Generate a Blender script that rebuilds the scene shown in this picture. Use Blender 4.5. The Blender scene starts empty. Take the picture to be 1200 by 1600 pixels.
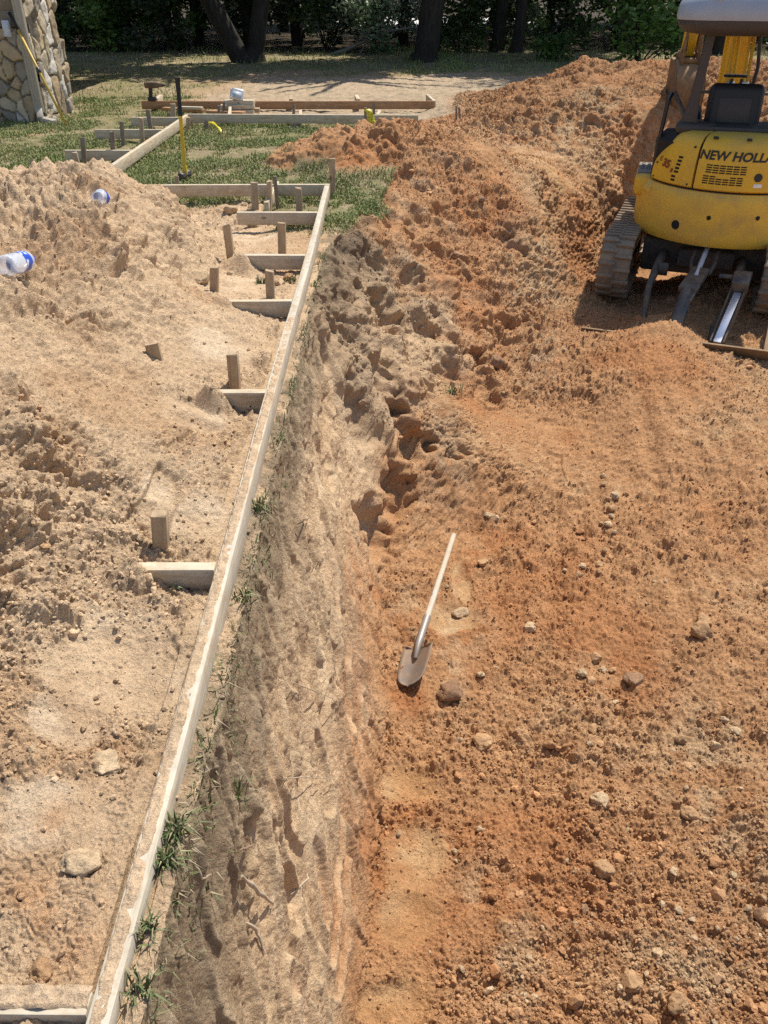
import bpy, bmesh, math, random
import numpy as np
from mathutils import Vector, Matrix

# ------------------------------------------------------------------ camera, sky, sun
R = math.radians
SC = bpy.context.scene
COL = bpy.context.collection
PITCH, FPX, CAM_H = R(33.2), 1270.0, 1.5
cam_data = bpy.data.cameras.new("camera")
cam = bpy.data.objects.new("camera", cam_data)
COL.objects.link(cam)
cam.location = (0, 0, CAM_H)
cam.rotation_euler = (R(90) - PITCH, 0, 0)
cam_data.sensor_fit = 'VERTICAL'
cam_data.sensor_height = 24.0
cam_data.lens = FPX / 1600 * 24.0
cam_data.clip_start = 0.02
cam_data.clip_end = 1000
SC.camera = cam

SUN_EL, SUN_AZ = R(59), R(36)            # azimuth measured from +Y towards +X
world = bpy.data.worlds.new("World")
SC.world = world
world.use_nodes = True
wn = world.node_tree
bg = wn.nodes['Background']
sky = wn.nodes.new('ShaderNodeTexSky')
sky.sky_type = 'NISHITA'
sky.sun_disc = False
sky.sun_elevation = SUN_EL
sky.sun_rotation = SUN_AZ
wn.links.new(sky.outputs[0], bg.inputs[0])
bg.inputs[1].default_value = 0.14
sun_l = bpy.data.lights.new("sun", 'SUN')
sun_l.energy = 5.0
sun_l.angle = R(0.53)
sun_l.color = (1.0, 0.95, 0.86)
sun = bpy.data.objects.new("sun", sun_l)
COL.objects.link(sun)
sd = Vector((math.sin(SUN_AZ) * math.cos(SUN_EL), math.cos(SUN_AZ) * math.cos(SUN_EL), math.sin(SUN_EL)))
sun.rotation_euler = (-sd).to_track_quat('-Z', 'Y').to_euler()
sun.location = sd * 40
SC.render.engine = 'CYCLES'
SC.view_settings.view_transform = 'Standard'
SC.view_settings.look = 'None'
SC.view_settings.gamma = 1.0
SC.view_settings.exposure = 0.28
SC.cycles.use_denoising = False
SC.render.resolution_x, SC.render.resolution_y = 768, 1024

# ------------------------------------------------------------------ helpers
CP, SP = math.cos(PITCH), math.sin(PITCH)
def P(px, py, z):
    """point at height z seen at photo pixel (1200x1600)"""
    a = (px - 600) / FPX; b = (py - 800) / FPX
    dx, dy, dz = a, CP - b * SP, -SP - b * CP
    t = (z - CAM_H) / dz
    return Vector((dx * t, dy * t, z))
def PY(px, py, y):
    """point at distance y in front of the camera seen at photo pixel"""
    a = (px - 600) / FPX; b = (py - 800) / FPX
    dx, dy, dz = a, CP - b * SP, -SP - b * CP
    t = y / dy
    return Vector((dx * t, y, CAM_H + dz * t))
def proj(X, Y, Z):
    h = CAM_H - Z
    zc = Y * CP + h * SP
    yc = h * CP - Y * SP
    return 600 + FPX * X / zc, 800 + FPX * yc / zc, zc

def mesh_obj(name, verts, faces, mat=None, parent=None, smooth=False, loc=None):
    me = bpy.data.meshes.new(name)
    me.from_pydata([tuple(v) for v in verts], [], faces)
    me.validate(); me.update()
    if smooth:
        me.polygons.foreach_set('use_smooth', np.ones(len(me.polygons), bool))
    o = bpy.data.objects.new(name, me)
    COL.objects.link(o)
    if mat: me.materials.append(mat)
    if parent: o.parent = parent
    if loc is not None: o.location = loc
    return o

def np_mesh(name, V, F, mat, smooth=False, col=None, parent=None):
    """V (n,3) float, F (m,k) int"""
    me = bpy.data.meshes.new(name)
    V = np.ascontiguousarray(V, np.float32); F = np.ascontiguousarray(F, np.int32)
    k = F.shape[1]
    me.vertices.add(len(V)); me.vertices.foreach_set('co', V.ravel())
    me.loops.add(F.size); me.loops.foreach_set('vertex_index', F.ravel())
    me.polygons.add(len(F))
    me.polygons.foreach_set('loop_start', np.arange(0, F.size, k, dtype=np.int32))
    me.polygons.foreach_set('loop_total', np.full(len(F), k, np.int32))
    me.polygons.foreach_set('use_smooth', np.full(len(F), smooth, bool))
    if col is not None:
        at = me.color_attributes.new('Col', 'FLOAT_COLOR', 'POINT')
        c = np.ones((len(V), 4), np.float32); c[:, :3] = col
        at.data.foreach_set('color', c.ravel())
    me.update(calc_edges=True)
    me.materials.append(mat)
    o = bpy.data.objects.new(name, me); COL.objects.link(o)
    if parent: o.parent = parent
    return o

class MB:
    """collects shapes into one mesh"""
    def __init__(s): s.bm = bmesh.new(); s.M = Matrix()
    def box(s, c, size, rot=None, bev=0.0, seg=2):
        r = bmesh.ops.create_cube(s.bm, size=1.0)
        vs = r['verts']
        if rot is None: m = Matrix()
        elif isinstance(rot, Matrix): m = rot.to_4x4()
        else:
            from mathutils import Euler
            m = Euler(rot).to_matrix().to_4x4()
        mm = s.M @ Matrix.Translation(c) @ m @ Matrix.Diagonal((*size, 1))
        bmesh.ops.transform(s.bm, matrix=mm, verts=vs)
        if bev > 0:
            es = list({e for v in vs for e in v.link_edges})
            bmesh.ops.bevel(s.bm, geom=es, offset=bev, segments=seg, profile=0.5, affect='EDGES')
        return s
    def bar(s, a, b, w, h, bev=0.0, roll=0.0):
        a = Vector(a); b = Vector(b); d = b - a
        q = d.to_track_quat('X', 'Z').to_matrix().to_4x4() @ Matrix.Rotation(roll, 4, 'X')
        return s.box((a + b) / 2, (d.length, w, h), q.to_3x3(), bev)
    def tube(s, pts, r, n=10, caps=True):
        pts = [Vector(p) for p in pts]
        rr = r if isinstance(r, (list, tuple)) else [r] * len(pts)
        rings = []
        up = None
        for i, p in enumerate(pts):
            if i == 0: d = pts[1] - p
            elif i == len(pts) - 1: d = p - pts[i - 1]
            else: d = (pts[i + 1] - p).normalized() + (p - pts[i - 1]).normalized()
            d.normalize()
            if up is None:
                up = d.orthogonal().normalized()
            else:
                up = (up - d * up.dot(d)).normalized()
            side = d.cross(up)
            ring = [s.bm.verts.new(s.M @ (p + (up * math.cos(2 * math.pi * k / n) + side * math.sin(2 * math.pi * k / n)) * rr[i])) for k in range(n)]
            rings.append(ring)
        for a, b in zip(rings, rings[1:]):
            for k in range(n):
                s.bm.faces.new((a[k], a[(k + 1) % n], b[(k + 1) % n], b[k]))
        if caps:
            s.bm.faces.new(rings[0][::-1]); s.bm.faces.new(rings[-1])
        return s
    def cyl(s, a, b, r, n=20): return s.tube([a, b], r, n)
    def prism(s, poly, axis, t0, t1, bev=0.0):
        """poly: list of 2d points; axis: 0,1,2 extrusion axis"""
        def mk(p, t):
            v = [0, 0, 0]; o = [i for i in range(3) if i != axis]
            v[o[0]], v[o[1]] = p; v[axis] = t
            return s.bm.verts.new(s.M @ Vector(v))
        A = [mk(p, t0) for p in poly]; B = [mk(p, t1) for p in poly]
        n = len(poly); fs = []
        fs.append(s.bm.faces.new(A[::-1])); fs.append(s.bm.faces.new(B))
        for k in range(n): fs.append(s.bm.faces.new((A[k], A[(k + 1) % n], B[(k + 1) % n], B[k])))
        if bev > 0:
            es = list({e for f in fs for e in f.edges})
            bmesh.ops.bevel(s.bm, geom=es, offset=bev, segments=2, profile=0.5, affect='EDGES')
        return s
    def grid(s, rows, closed=False):
        """rows: list of lists of points"""
        vr = [[s.bm.verts.new(s.M @ Vector(p)) for p in r] for r in rows]
        for a, b in zip(vr, vr[1:]):
            m = len(a)
            for k in range(m if closed else m - 1):
                s.bm.faces.new((a[k], a[(k + 1) % m], b[(k + 1) % m], b[k]))
        return vr
    def sphere(s, c, r, sc=(1, 1, 1), sub=2):
        res = bmesh.ops.create_icosphere(s.bm, subdivisions=sub, radius=r)
        bmesh.ops.transform(s.bm, matrix=s.M @ Matrix.Translation(c) @ Matrix.Diagonal((*sc, 1)), verts=res['verts'])
        return res['verts']
    def build(s, name, mat, parent=None, smooth=True, angle=35, loc=None, rot=None):
        bmesh.ops.recalc_face_normals(s.bm, faces=s.bm.faces[:])
        me = bpy.data.meshes.new(name); s.bm.to_mesh(me)
        if smooth:
            for f in me.polygons: f.use_smooth = True
            es = [e for e in s.bm.edges if len(e.link_faces) == 2 and e.calc_face_angle(0) > R(angle)]
            idx = {e.index for e in es}
            if es:
                at = me.attributes.get('sharp_edge') or me.attributes.new('sharp_edge', 'BOOLEAN', 'EDGE')
                s.bm.edges.index_update()
                idx = {e.index for e in es}
                at.data.foreach_set('value', [i in idx for i in range(len(me.edges))])
        s.bm.free()
        o = bpy.data.objects.new(name, me); COL.objects.link(o)
        if mat: me.materials.append(mat)
        if parent: o.parent = parent
        if loc is not None: o.location = loc
        if rot is not None: o.rotation_euler = rot
        return o

def tag(o, label=None, cat=None, group=None, kind=None):
    if label: o['label'] = label
    if cat: o['category'] = cat
    if group: o['group'] = group
    if kind: o['kind'] = kind
    return o
def empty(name, loc=(0, 0, 0), rz=0.0):
    o = bpy.data.objects.new(name, None); COL.objects.link(o)
    o.location = loc; o.rotation_euler = (0, 0, rz); o.empty_display_size = 0.1
    return o

# ------------------------------------------------------------------ materials
class NT:
    def __init__(s, name):
        s.m = bpy.data.materials.new(name); s.m.use_nodes = True
        s.t = s.m.node_tree; s.n = s.t.nodes; s.l = s.t.links
        s.b = s.n['Principled BSDF']
    def add(s, t, **kw):
        n = s.n.new(t)
        for k, v in kw.items():
            if k in n.inputs.keys() if isinstance(k, str) else False: n.inputs[k].default_value = v
            else: setattr(n, k, v)
        return n
    def link(s, a, b): s.l.new(a, b)
    def coord(s, out='Object', scale=(1, 1, 1), rnd=False):
        tc = s.n.new('ShaderNodeTexCoord'); mp = s.n.new('ShaderNodeMapping')
        mp.inputs['Scale'].default_value = scale
        s.l.new(tc.outputs[out], mp.inputs['Vector'])
        if rnd:
            oi = s.n.new('ShaderNodeObjectInfo'); mu = s.n.new('ShaderNodeMath'); mu.operation = 'MULTIPLY'
            mu.inputs[1].default_value = 37.0
            s.l.new(oi.outputs['Random'], mu.inputs[0])
            cx = s.n.new('ShaderNodeCombineXYZ')
            for i in range(3): s.l.new(mu.outputs[0], cx.inputs[i])
            s.l.new(cx.outputs[0], mp.inputs['Location'])
        return mp.outputs[0]
    def noise(s, vec, scale, detail=4, rough=0.55, dist=0.0):
        n = s.n.new('ShaderNodeTexNoise')
        n.inputs['Scale'].default_value = scale; n.inputs['Detail'].default_value = detail
        n.inputs['Roughness'].default_value = rough; n.inputs['Distortion'].default_value = dist
        s.l.new(vec, n.inputs['Vector']); return n.outputs['Fac']
    def ramp(s, fac, stops):
        r = s.n.new('ShaderNodeValToRGB'); e = r.color_ramp.elements
        while len(e) > 1: e.remove(e[-1])
        for i, (p, c) in enumerate(stops):
            k = e[0] if i == 0 else e.new(p)
            k.position = p; k.color = (*c, 1) if len(c) == 3 else c
        s.l.new(fac, r.inputs['Fac']); return r.outputs['Color']
    def mix(s, fac, a, b, mode='MIX'):
        m = s.n.new('ShaderNodeMix'); m.data_type = 'RGBA'; m.blend_type = mode
        for sock, v in ((m.inputs[0], fac), (m.inputs[6], a), (m.inputs[7], b)):
            if hasattr(v, 'is_output'): s.l.new(v, sock)
            elif isinstance(v, (tuple, list)): sock.default_value = (*v, 1)
            else: sock.default_value = v
        return m.outputs[2]
    def bump(s, h, strength=0.5, dist=0.01, prev=None):
        b = s.n.new('ShaderNodeBump'); b.inputs['Strength'].default_value = strength
        b.inputs['Distance'].default_value = dist
        s.l.new(h, b.inputs['Height'])
        if prev is not None: s.l.new(prev, b.inputs['Normal'])
        return b.outputs[0]
    def out(s, color=None, rough=0.6, metal=0.0, normal=None, spec=0.4):
        for key, v in (('Base Color', color), ('Roughness', rough), ('Metallic', metal), ('Specular IOR Level', spec)):
            if v is None: continue
            if hasattr(v, 'is_output'): s.l.new(v, s.b.inputs[key])
            elif isinstance(v, (tuple, list)): s.b.inputs[key].default_value = (*v, 1)
            else: s.b.inputs[key].default_value = v
        if normal is not None: s.l.new(normal, s.b.inputs['Normal'])
        return s.m

def soil_mat(name='soil', grain=1.0, bump=1.0):
    t = NT(name)
    at = t.n.new('ShaderNodeAttribute'); at.attribute_name = 'Col'
    v = t.coord('Object')
    n1 = t.noise(v, 60, 6, 0.7); n2 = t.noise(v, 190, 4, 0.65); n3 = t.noise(v, 9, 4, 0.6)
    c = t.mix(1.0, at.outputs['Color'], t.ramp(n1, [(0.28, (0.74, 0.72, 0.70)), (0.5, (1, 1, 1)), (0.74, (1.22, 1.21, 1.18))]), 'MULTIPLY')
    c = t.mix(1.0, c, t.ramp(n2, [(0.28, (0.8, 0.78, 0.76)), (0.5, (1, 1, 1)), (0.75, (1.16, 1.16, 1.16))]), 'MULTIPLY')
    c = t.mix(1.0, c, t.ramp(n3, [(0.3, (0.9, 0.88, 0.86)), (0.7, (1.07, 1.06, 1.05))]), 'MULTIPLY')
    b = t.bump(n1, 0.95 * bump, 0.016)
    b = t.bump(n2, 0.9 * bump, 0.005, b)
    return t.out(c, 0.96, 0, b, 0.12)

def wood_mat(name, base, dark, grey, amount=0.35):
    t = NT(name)
    v = t.coord('Object', (1.2, 14, 14), True)
    g = t.noise(v, 4, 5, 0.6, 0.6)
    v2 = t.coord('Object', (1, 1, 1), True)
    w = t.noise(v2, 3.0, 4, 0.6); k = t.noise(v2, 26, 3, 0.6)
    c = t.ramp(g, [(0.3, dark), (0.52, base), (0.75, tuple(min(1, x * 1.1) for x in base))])
    c = t.mix(t.ramp(w, [(0.4, (0, 0, 0)), (0.7, (amount,) * 3)]), c, grey)
    kn = t.n.new('ShaderNodeTexVoronoi'); kn.inputs['Scale'].default_value = 3.2
    t.link(t.coord('Object', (1.0, 2.2, 2.2), True), kn.inputs['Vector'])
    c = t.mix(t.ramp(kn.outputs['Distance'], [(0.045, (0.75,) * 3), (0.09, (0, 0, 0))]), c, tuple(x * 0.35 for x in dark))
    c = t.mix(1.0, c, t.ramp(k, [(0.3, (0.88,) * 3), (0.7, (1.08,) * 3)]), 'MULTIPLY')
    sp = t.noise(t.coord('Object', (2.5, 2.5, 2.5), True), 5.0, 8, 0.75)
    c = t.mix(t.ramp(sp, [(.53, (0, 0, 0)), (.63, (.55,) * 3)]), c, (.40, .28, .165))
    return t.out(c, 0.8, 0, t.bump(sp, .25, .004, t.bump(g, 0.45, 0.004)), 0.22)

def plain(name, col, rough=0.5, metal=0.0, spec=0.4, var=0.12, scale=20, bumpd=0.0, dirt=None, dirt_amt=0.5):
    t = NT(name)
    v = t.coord('Object')
    n = t.noise(v, scale, 5, 0.65)
    c = t.mix(1.0, col, t.ramp(n, [(0.3, (1 - var,) * 3), (0.7, (1 + var,) * 3)]), 'MULTIPLY')
    if dirt:
        d = t.noise(v, scale * 0.35, 6, 0.7)
        c = t.mix(t.ramp(d, [(0.5 - 0.25 * dirt_amt, (0, 0, 0)), (0.78 - 0.2 * dirt_amt, (min(1, dirt_amt + 0.15),) * 3)]), c, dirt)
    return t.out(c, rough, metal, t.bump(n, 0.3, bumpd) if bumpd else None, spec)

M = {}
M['soil'] = soil_mat()
M['clod'] = soil_mat('clod_soil', 1, 0.8)
M['wood'] = wood_mat('pale_lumber', (0.56, 0.46, 0.32), (0.40, 0.29, 0.17), (0.46, 0.42, 0.35), .6)
M['grey_board'] = wood_mat('weathered_pale_lumber', (0.50, 0.44, 0.335), (0.38, 0.32, 0.23), (0.44, 0.41, 0.35), .6)
M['stake'] = wood_mat('stake_lumber', (0.42, 0.30, 0.18), (0.27, 0.18, 0.10), (0.36, 0.31, 0.24), 0.6)
M['old_stake'] = wood_mat('weathered_lumber', (0.22, 0.17, 0.12), (0.13, 0.10, 0.07), (0.24, 0.21, 0.17), 0.6)
M['brown_wood'] = wood_mat('brown_lumber', (0.40, 0.22, 0.11), (0.25, 0.13, 0.06), (0.36, 0.24, 0.15))
# ------------------------------------------------------------------ noise
def _hash(ix, iy, iz, seed):
    h = (ix.astype(np.uint32) * np.uint32(374761393)) ^ (iy.astype(np.uint32) * np.uint32(668265263)) ^ (iz.astype(np.uint32) * np.uint32(2147483647)) ^ np.uint32((seed * 974711) & 0xffffffff)
    h ^= h >> np.uint32(13); h *= np.uint32(1274126177); h ^= h >> np.uint32(16); h *= np.uint32(2246822519); h ^= h >> np.uint32(13)
    return h
_G = np.array([(1,1,0),(-1,1,0),(1,-1,0),(-1,-1,0),(1,0,1),(-1,0,1),(1,0,-1),(-1,0,-1),(0,1,1),(0,-1,1),(0,1,-1),(0,-1,-1),(1,1,0),(-1,1,0),(0,-1,1),(0,-1,-1)], np.float32)
def perlin(x, y, z, f, seed=0):
    x = (x * f).astype(np.float32); y = (y * f).astype(np.float32); z = (z * f).astype(np.float32)
    x0 = np.floor(x); y0 = np.floor(y); z0 = np.floor(z)
    fx, fy, fz = x - x0, y - y0, z - z0
    ix, iy, iz = x0.astype(np.int32), y0.astype(np.int32), z0.astype(np.int32)
    u = fx * fx * fx * (fx * (fx * 6 - 15) + 10); v = fy * fy * fy * (fy * (fy * 6 - 15) + 10); w = fz * fz * fz * (fz * (fz * 6 - 15) + 10)
    def c(dx, dy, dz):
        g = _G[_hash(ix + dx, iy + dy, iz + dz, seed) & np.uint32(15)]
        return g[..., 0] * (fx - dx) + g[..., 1] * (fy - dy) + g[..., 2] * (fz - dz)
    a = c(0,0,0); a = a + u * (c(1,0,0) - a)
    b = c(0,1,0); b = b + u * (c(1,1,0) - b)
    a = a + v * (b - a)
    d = c(0,0,1); d = d + u * (c(1,0,1) - d)
    e = c(0,1,1); e = e + u * (c(1,1,1) - e)
    d = d + v * (e - d)
    return a + w * (d - a)
def clods(x, y, z, f, seed=0, fill=0.6):
    """rounded lumps: height 0..1 from scattered spheres of varied size"""
    x = (x * f).astype(np.float32); y = (y * f).astype(np.float32); z = (z * f).astype(np.float32)
    ix, iy, iz = (np.floor(t).astype(np.int32) for t in (x, y, z))
    out = np.zeros(x.shape, np.float32)
    s = np.float32(1 / 65536.0)
    for dx in (-1, 0, 1):
        for dy in (-1, 0, 1):
            for dz in (-1, 0, 1):
                jx, jy, jz = ix + dx, iy + dy, iz + dz
                h = _hash(jx, jy, jz, seed); h2 = _hash(jx, jy, jz, seed + 7)
                px = jx + (h & np.uint32(0xffff)) * s; py = jy + (h >> np.uint32(16)) * s; pz = jz + (h2 & np.uint32(0xffff)) * s
                q = (h2 >> np.uint32(16)) * s
                rad = np.where(q < fill, 0.35 + 0.6 * (q / fill) ** 2, 0.001)
                d2 = ((x - px) ** 2 + (y - py) ** 2 + (z - pz) ** 2) / (rad * rad)
                np.maximum(out, np.sqrt(np.clip(1 - d2, 0, 1)) * rad, out=out)
    return out
def billow(x, y, z, f, seed):
    w = perlin(x, y, z, f * .45, seed + 100) * (.5 / f)
    return np.abs(perlin(x + w, y - w, z + w, f, seed)) * 2 - .45
def saw(t, e):
    f = t - np.floor(t)
    return np.where(f < 1 - e, f / (1 - e), (1 - f) / e)
def sstep(a, b, t):
    u = np.clip((t - a) / (b - a), 0, 1); return u * u * (3 - 2 * u)

# ------------------------------------------------------------------ base relief (control points read off the place)
def tps(pts, reg=0.02):
    A = np.array(pts, float); xy, z = A[:, :2], A[:, 2]
    n = len(A)
    d = np.hypot(xy[:, None, 0] - xy[None, :, 0], xy[:, None, 1] - xy[None, :, 1])
    K = np.where(d > 0, d * d * np.log(np.maximum(d, 1e-9)), 0) + reg * np.eye(n)
    Q = np.hstack([np.ones((n, 1)), xy])
    S = np.block([[K, Q], [Q.T, np.zeros((3, 3))]])
    w = np.linalg.solve(S, np.concatenate([z, np.zeros(3)]))
    def f(x, y):
        r = np.full(x.shape, w[n]) + w[n + 1] * x + w[n + 2] * y
        for i in range(n):
            d2 = (x - xy[i, 0]) ** 2 + (y - xy[i, 1]) ** 2
            r += w[i] * 0.5 * d2 * np.log(np.maximum(d2, 1e-12))
        return r
    return f
def pz(lst): return [tuple(P(a, b, c)) for a, b, c in lst]
shared = pz([(425,246,0.03),(480,236,.17),(540,224,.26),(600,205,.34),(640,182,.40),(660,171,.47),(700,182,.40),(760,192,.33),(470,258,.06),(520,262,.12),(580,262,.12),(640,290,-.06),
             (660,240,.20),(720,225,.12),(780,240,-.05),(840,192,.10),(850,230,-.08),(900,260,-.2),(720,168,.05),(760,158,.18),(800,143,.28),(850,121,.38),(920,97,.57),(980,110,.50),(1030,101,.56),(1100,92,.60),
             (700,300,-.14),(950,212,.02),(1000,192,.13),(980,235,-.12),(880,150,.26),(930,170,.25)]) + [
    (1, 14, .05), (2.2, 13.8, .15), (3.5, 13.6, .3), (5, 13.2, .5), (0, 12.6, 0), (-1, 10, 0), (-1.5, 9, 0), (-2, 8, 0), (-3, 9, 0), (-3, 12, 0), (-1, 12.5, 0),
    (-6, 9, 0), (-6, 12, 0), (-9, 10, 0), (-5, 16, 0), (0, 16, 0), (4, 16.5, .1), (8, 15, .3), (-10, 16, 0), (-0.6, 8, 0), (-0.45, 7.2, 0), (-1.2, 7.4, 0), (-0.25, 7.1, 0.0)]
left_pts = shared + [(-.47, y, z) for y, z in ((-1,.112),(.3,.112),(.9,.108),(1.6,.08),(2.2,.05),(3,.035),(4,.03),(5,.025),(6,.01),(6.8,0))] + \
    [(-.36, y, .02) for y in (0, 1.5, 3, 4.5)] + [(-.3, 6.2, 0), (-.2, 6.7, 0)] + \
    [(-.75, y, z) for y, z in ((1.55,.11),(1.9,.10),(2.8,.085),(3.6,.085),(4.4,.08),(5.2,.03),(6,.0))] + \
    pz([(100,800,.24),(0,800,.34),(0,600,.52),(100,600,.38),(200,600,.22),(300,600,.08),(0,430,.52),(100,430,.46),(200,430,.34),(300,440,.15),(0,330,.60),(160,330,.55),(250,330,.42),(300,350,.27),
        (60,285,.64),(200,280,.58),(255,300,.44),(0,280,.66),(0,1000,.19),(150,1000,.10),(0,1200,.13),(100,1300,.1),(0,1400,.10),(0,1600,.10),(350,420,.06)]) + \
    [(-3.2,5.5,.25),(-2.2,5.6,.2),(-1.4,5.6,.06),(-1.05,5.0,.12),(-2,6.3,0),(-3.5,6.6,0),(-1,6.4,0),(-4.2,3,.62),(-4.2,4.4,.6),(-5.4,5.6,.1),(-6.5,3,.4),(-4,1,.25),(-2,-1,.1),(-5,-1,.1),(-8,5,0)]
right_pts = shared + pz([(560,1500,-1.5),(600,1100,-1.46),(600,1000,-1.42),(900,1400,-1.48),(1200,1500,-1.42),(1200,1200,-1.34),(900,1100,-1.42),(750,1000,-1.41),(1000,900,-1.30),(1200,900,-1.18),
    (800,800,-1.32),(700,800,-1.29),(1000,720,-1.18),(1200,750,-1.08),(900,650,-1.17),(810,660,-1.2),(740,620,-1.12),(800,560,-1.02),(1000,600,-1.0),(1150,640,-1.0),(1050,556,-.90),(940,530,-.93),(1000,545,-.90),(1120,566,-.95),(1190,600,-1.05),
    (880,480,-.93),(840,430,-.75),(900,400,-.82),(790,480,-.85),(850,350,-.42),(760,390,-.46),(930,330,-.52),(960,285,-.36),(660,620,-.75)]) + \
    [(2.75,6.75,-1.06),(2.0,7.4,-1.02),(3.6,6.8,-1.03),(3.19,8.1,-1.0),(2.4,8.9,-1.0),(3.9,9.0,-1.0),(3.2,9.8,-.8),(4.6,8,-.9),(5.6,8,-.6),(6,10,.2),(7,6,-.8),(6,4,-1.1),(6,2,-1.2),(5,0,-1.3),(.5,-1,-1.5),(3,-1,-1.45),(4.4,6.2,-1.0),(3.4,5.75,-1.0)]
fL, fR = tps(left_pts), tps(right_pts)
def interp(y, tab): return np.interp(y, [a for a, _ in tab], [b for _, b in tab])
XE = [(-6,-.385),(0,-.385),(1.2,-.39),(4.6,-.40),(5.5,-.385),(6.1,-.27),(6.7,-.17),(7.4,.0),(9,.3),(12,.5),(300,.5)]
XB = [(-6,-.12),(0,-.12),(1.3,-.09),(2,-.03),(2.8,.0),(3.4,.0),(3.9,.03),(4.3,.12),(4.93,.36),(5.55,.68),(6.5,1.02),(7.5,1.3),(9,1.6),(12,1.7),(300,1.7)]

# rows (distance) and columns (across)
th = np.linspace(R(79), R(3.55), 1180)
ys = CAM_H / np.tan(th)
# more rows where slopes face the camera
_r = [ys[0]]
for a_, b_ in zip(ys, ys[1:]):
    k_ = max(1, int(math.ceil((b_ - a_) / .017))) if 3 < a_ < 13.8 else 1
    _r += [a_ + (b_ - a_) * (i_ + 1) / k_ for i_ in range(k_)]
ys = np.array(_r)
ys = np.concatenate([-np.geomspace(12, .25, 26), np.linspace(-.2, ys[0] - .02, 8), ys, ys[-1] * np.geomspace(1.02, 16, 50)])
NLf, NLv, NW, NRv, NRf = 26, 400, 320, 440, 26
xe, xb = interp(ys, XE), interp(ys, XB)
Yp = np.clip(ys, .35, 40)
WL = np.maximum(.5 * (Yp * CP + 1.5 * SP) * 1.22 + xe, .6)
WR = np.maximum(.5 * (Yp * CP + 2.9 * SP) * 1.12 - xb, .6)
sl = np.linspace(1, 0, NLv, endpoint=False); sr = np.linspace(0, 1, NRv + 1)[1:]
gf = np.geomspace(1.03, 1, NLf)  # placeholder
far = np.geomspace(.04, 1.0, NLf)[::-1]
XL = np.concatenate([xe[:, None] - WL[:, None] - far[None, :] * 90, xe[:, None] - WL[:, None] * sl[None, :] ** 1.0], 1)
XR = np.concatenate([xb[:, None] + WR[:, None] * sr[None, :], xb[:, None] + WR[:, None] + far[None, ::-1] * 90], 1)
sw = np.linspace(0, 1, NW)
XW = xe[:, None] + (xb - xe)[:, None] * sw[None, :]
X = np.concatenate([XL, XW, XR], 1); NR_, NC = X.shape
Y = np.repeat(ys[:, None], NC, 1)
iw0, iw1 = XL.shape[1], XL.shape[1] + NW
def window(x, y): return (1 - sstep(14.5, 17.5, y)) * (1 - sstep(7.5, 12, np.abs(x)))
Z = np.zeros_like(X)
Z[:, :iw0] = fL(XL, Y[:, :iw0]); Z[:, iw1:] = fR(XR, Y[:, iw1:])
ze, zb = fL(xe, ys), fR(xb, ys)
prof = sw[None, :] ** 1.0
prof = prof + .10 * np.sin(prof * math.pi) * sstep(7, 5, ys)[:, None]
Z[:, iw0:iw1] = ze[:, None] + (zb - ze)[:, None] * prof
Z = np.clip(Z, -1.62, 1.0) * window(X, Y)
region = np.zeros(X.shape, np.int8); region[:, iw0:iw1] = 1; region[:, iw1:] = 2

def grid_normals(X, Y, Z):
    du = np.stack([np.gradient(a, axis=1) for a in (X, Y, Z)], -1); dv = np.stack([np.gradient(a, axis=0) for a in (X, Y, Z)], -1)
    n = np.cross(du, dv); n /= np.maximum(np.linalg.norm(n, axis=-1, keepdims=True), 1e-12)
    return n
N = grid_normals(X, Y, Z)
PXX, PYY, PZC = proj(X, Y, Z)
def hit(px, py, tol=4.0):
    """terrain vertex seen at a photo pixel: nearest to the camera among the close ones"""
    d = np.hypot(PXX - px, PYY - py) + np.where(Y < .2, 1e6, 0)
    m = d < tol
    if not m.any(): i = np.argmin(d)
    else: i = np.argmin(np.where(m, PZC, 1e9))
    return np.unravel_index(i, X.shape)
def hitp(px, py):
    i = hit(px, py); return np.array([X[i], Y[i], Z[i]])
def blob(px, py, rpx, rpy=None, ang=0.0, p=2.0, warp=None):
    """soft round mask on the ground about a point seen at a pixel, radius as it measures there"""
    rpy = rpy or rpx
    c = hitp(px, py); zc = proj(*c)[2]
    rx = rpx * zc / FPX
    e = max(.25, min(1, abs(math.sin(math.atan2(CAM_H - c[2], c[1])))))
    if region[hit(px, py)] == 1: e = max(e, .8)
    ry = rpy * zc / FPX / e
    dx, dy = X - c[0], Y - c[1]
    ca, sa = math.cos(ang), math.sin(ang)
    u, v = dx * ca + dy * sa, -dx * sa + dy * ca
    dz = (Z - c[2]) if region[hit(px, py)] == 1 else 0
    q_ = (u / rx) ** 2 + (v / ry) ** 2 + (dz / max(rx, ry)) ** 2
    if warp is not None: q_ = q_ * np.clip(1 + warp, .2, 3)
    return np.exp(-q_ ** (p / 2))

inform = (X < -.47) & (Y < 7)
steep = sstep(.75, .45, N[..., 2]) * (region == 1)
wallw = np.where(region == 1, 1.0, 0.0) * sstep(9.0, 6.8, Y)
wallw *= np.clip(np.minimum((np.arange(NC) - iw0) / 6.0, (iw1 - np.arange(NC)) / 30.0), 0, 1)[None, :]
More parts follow.
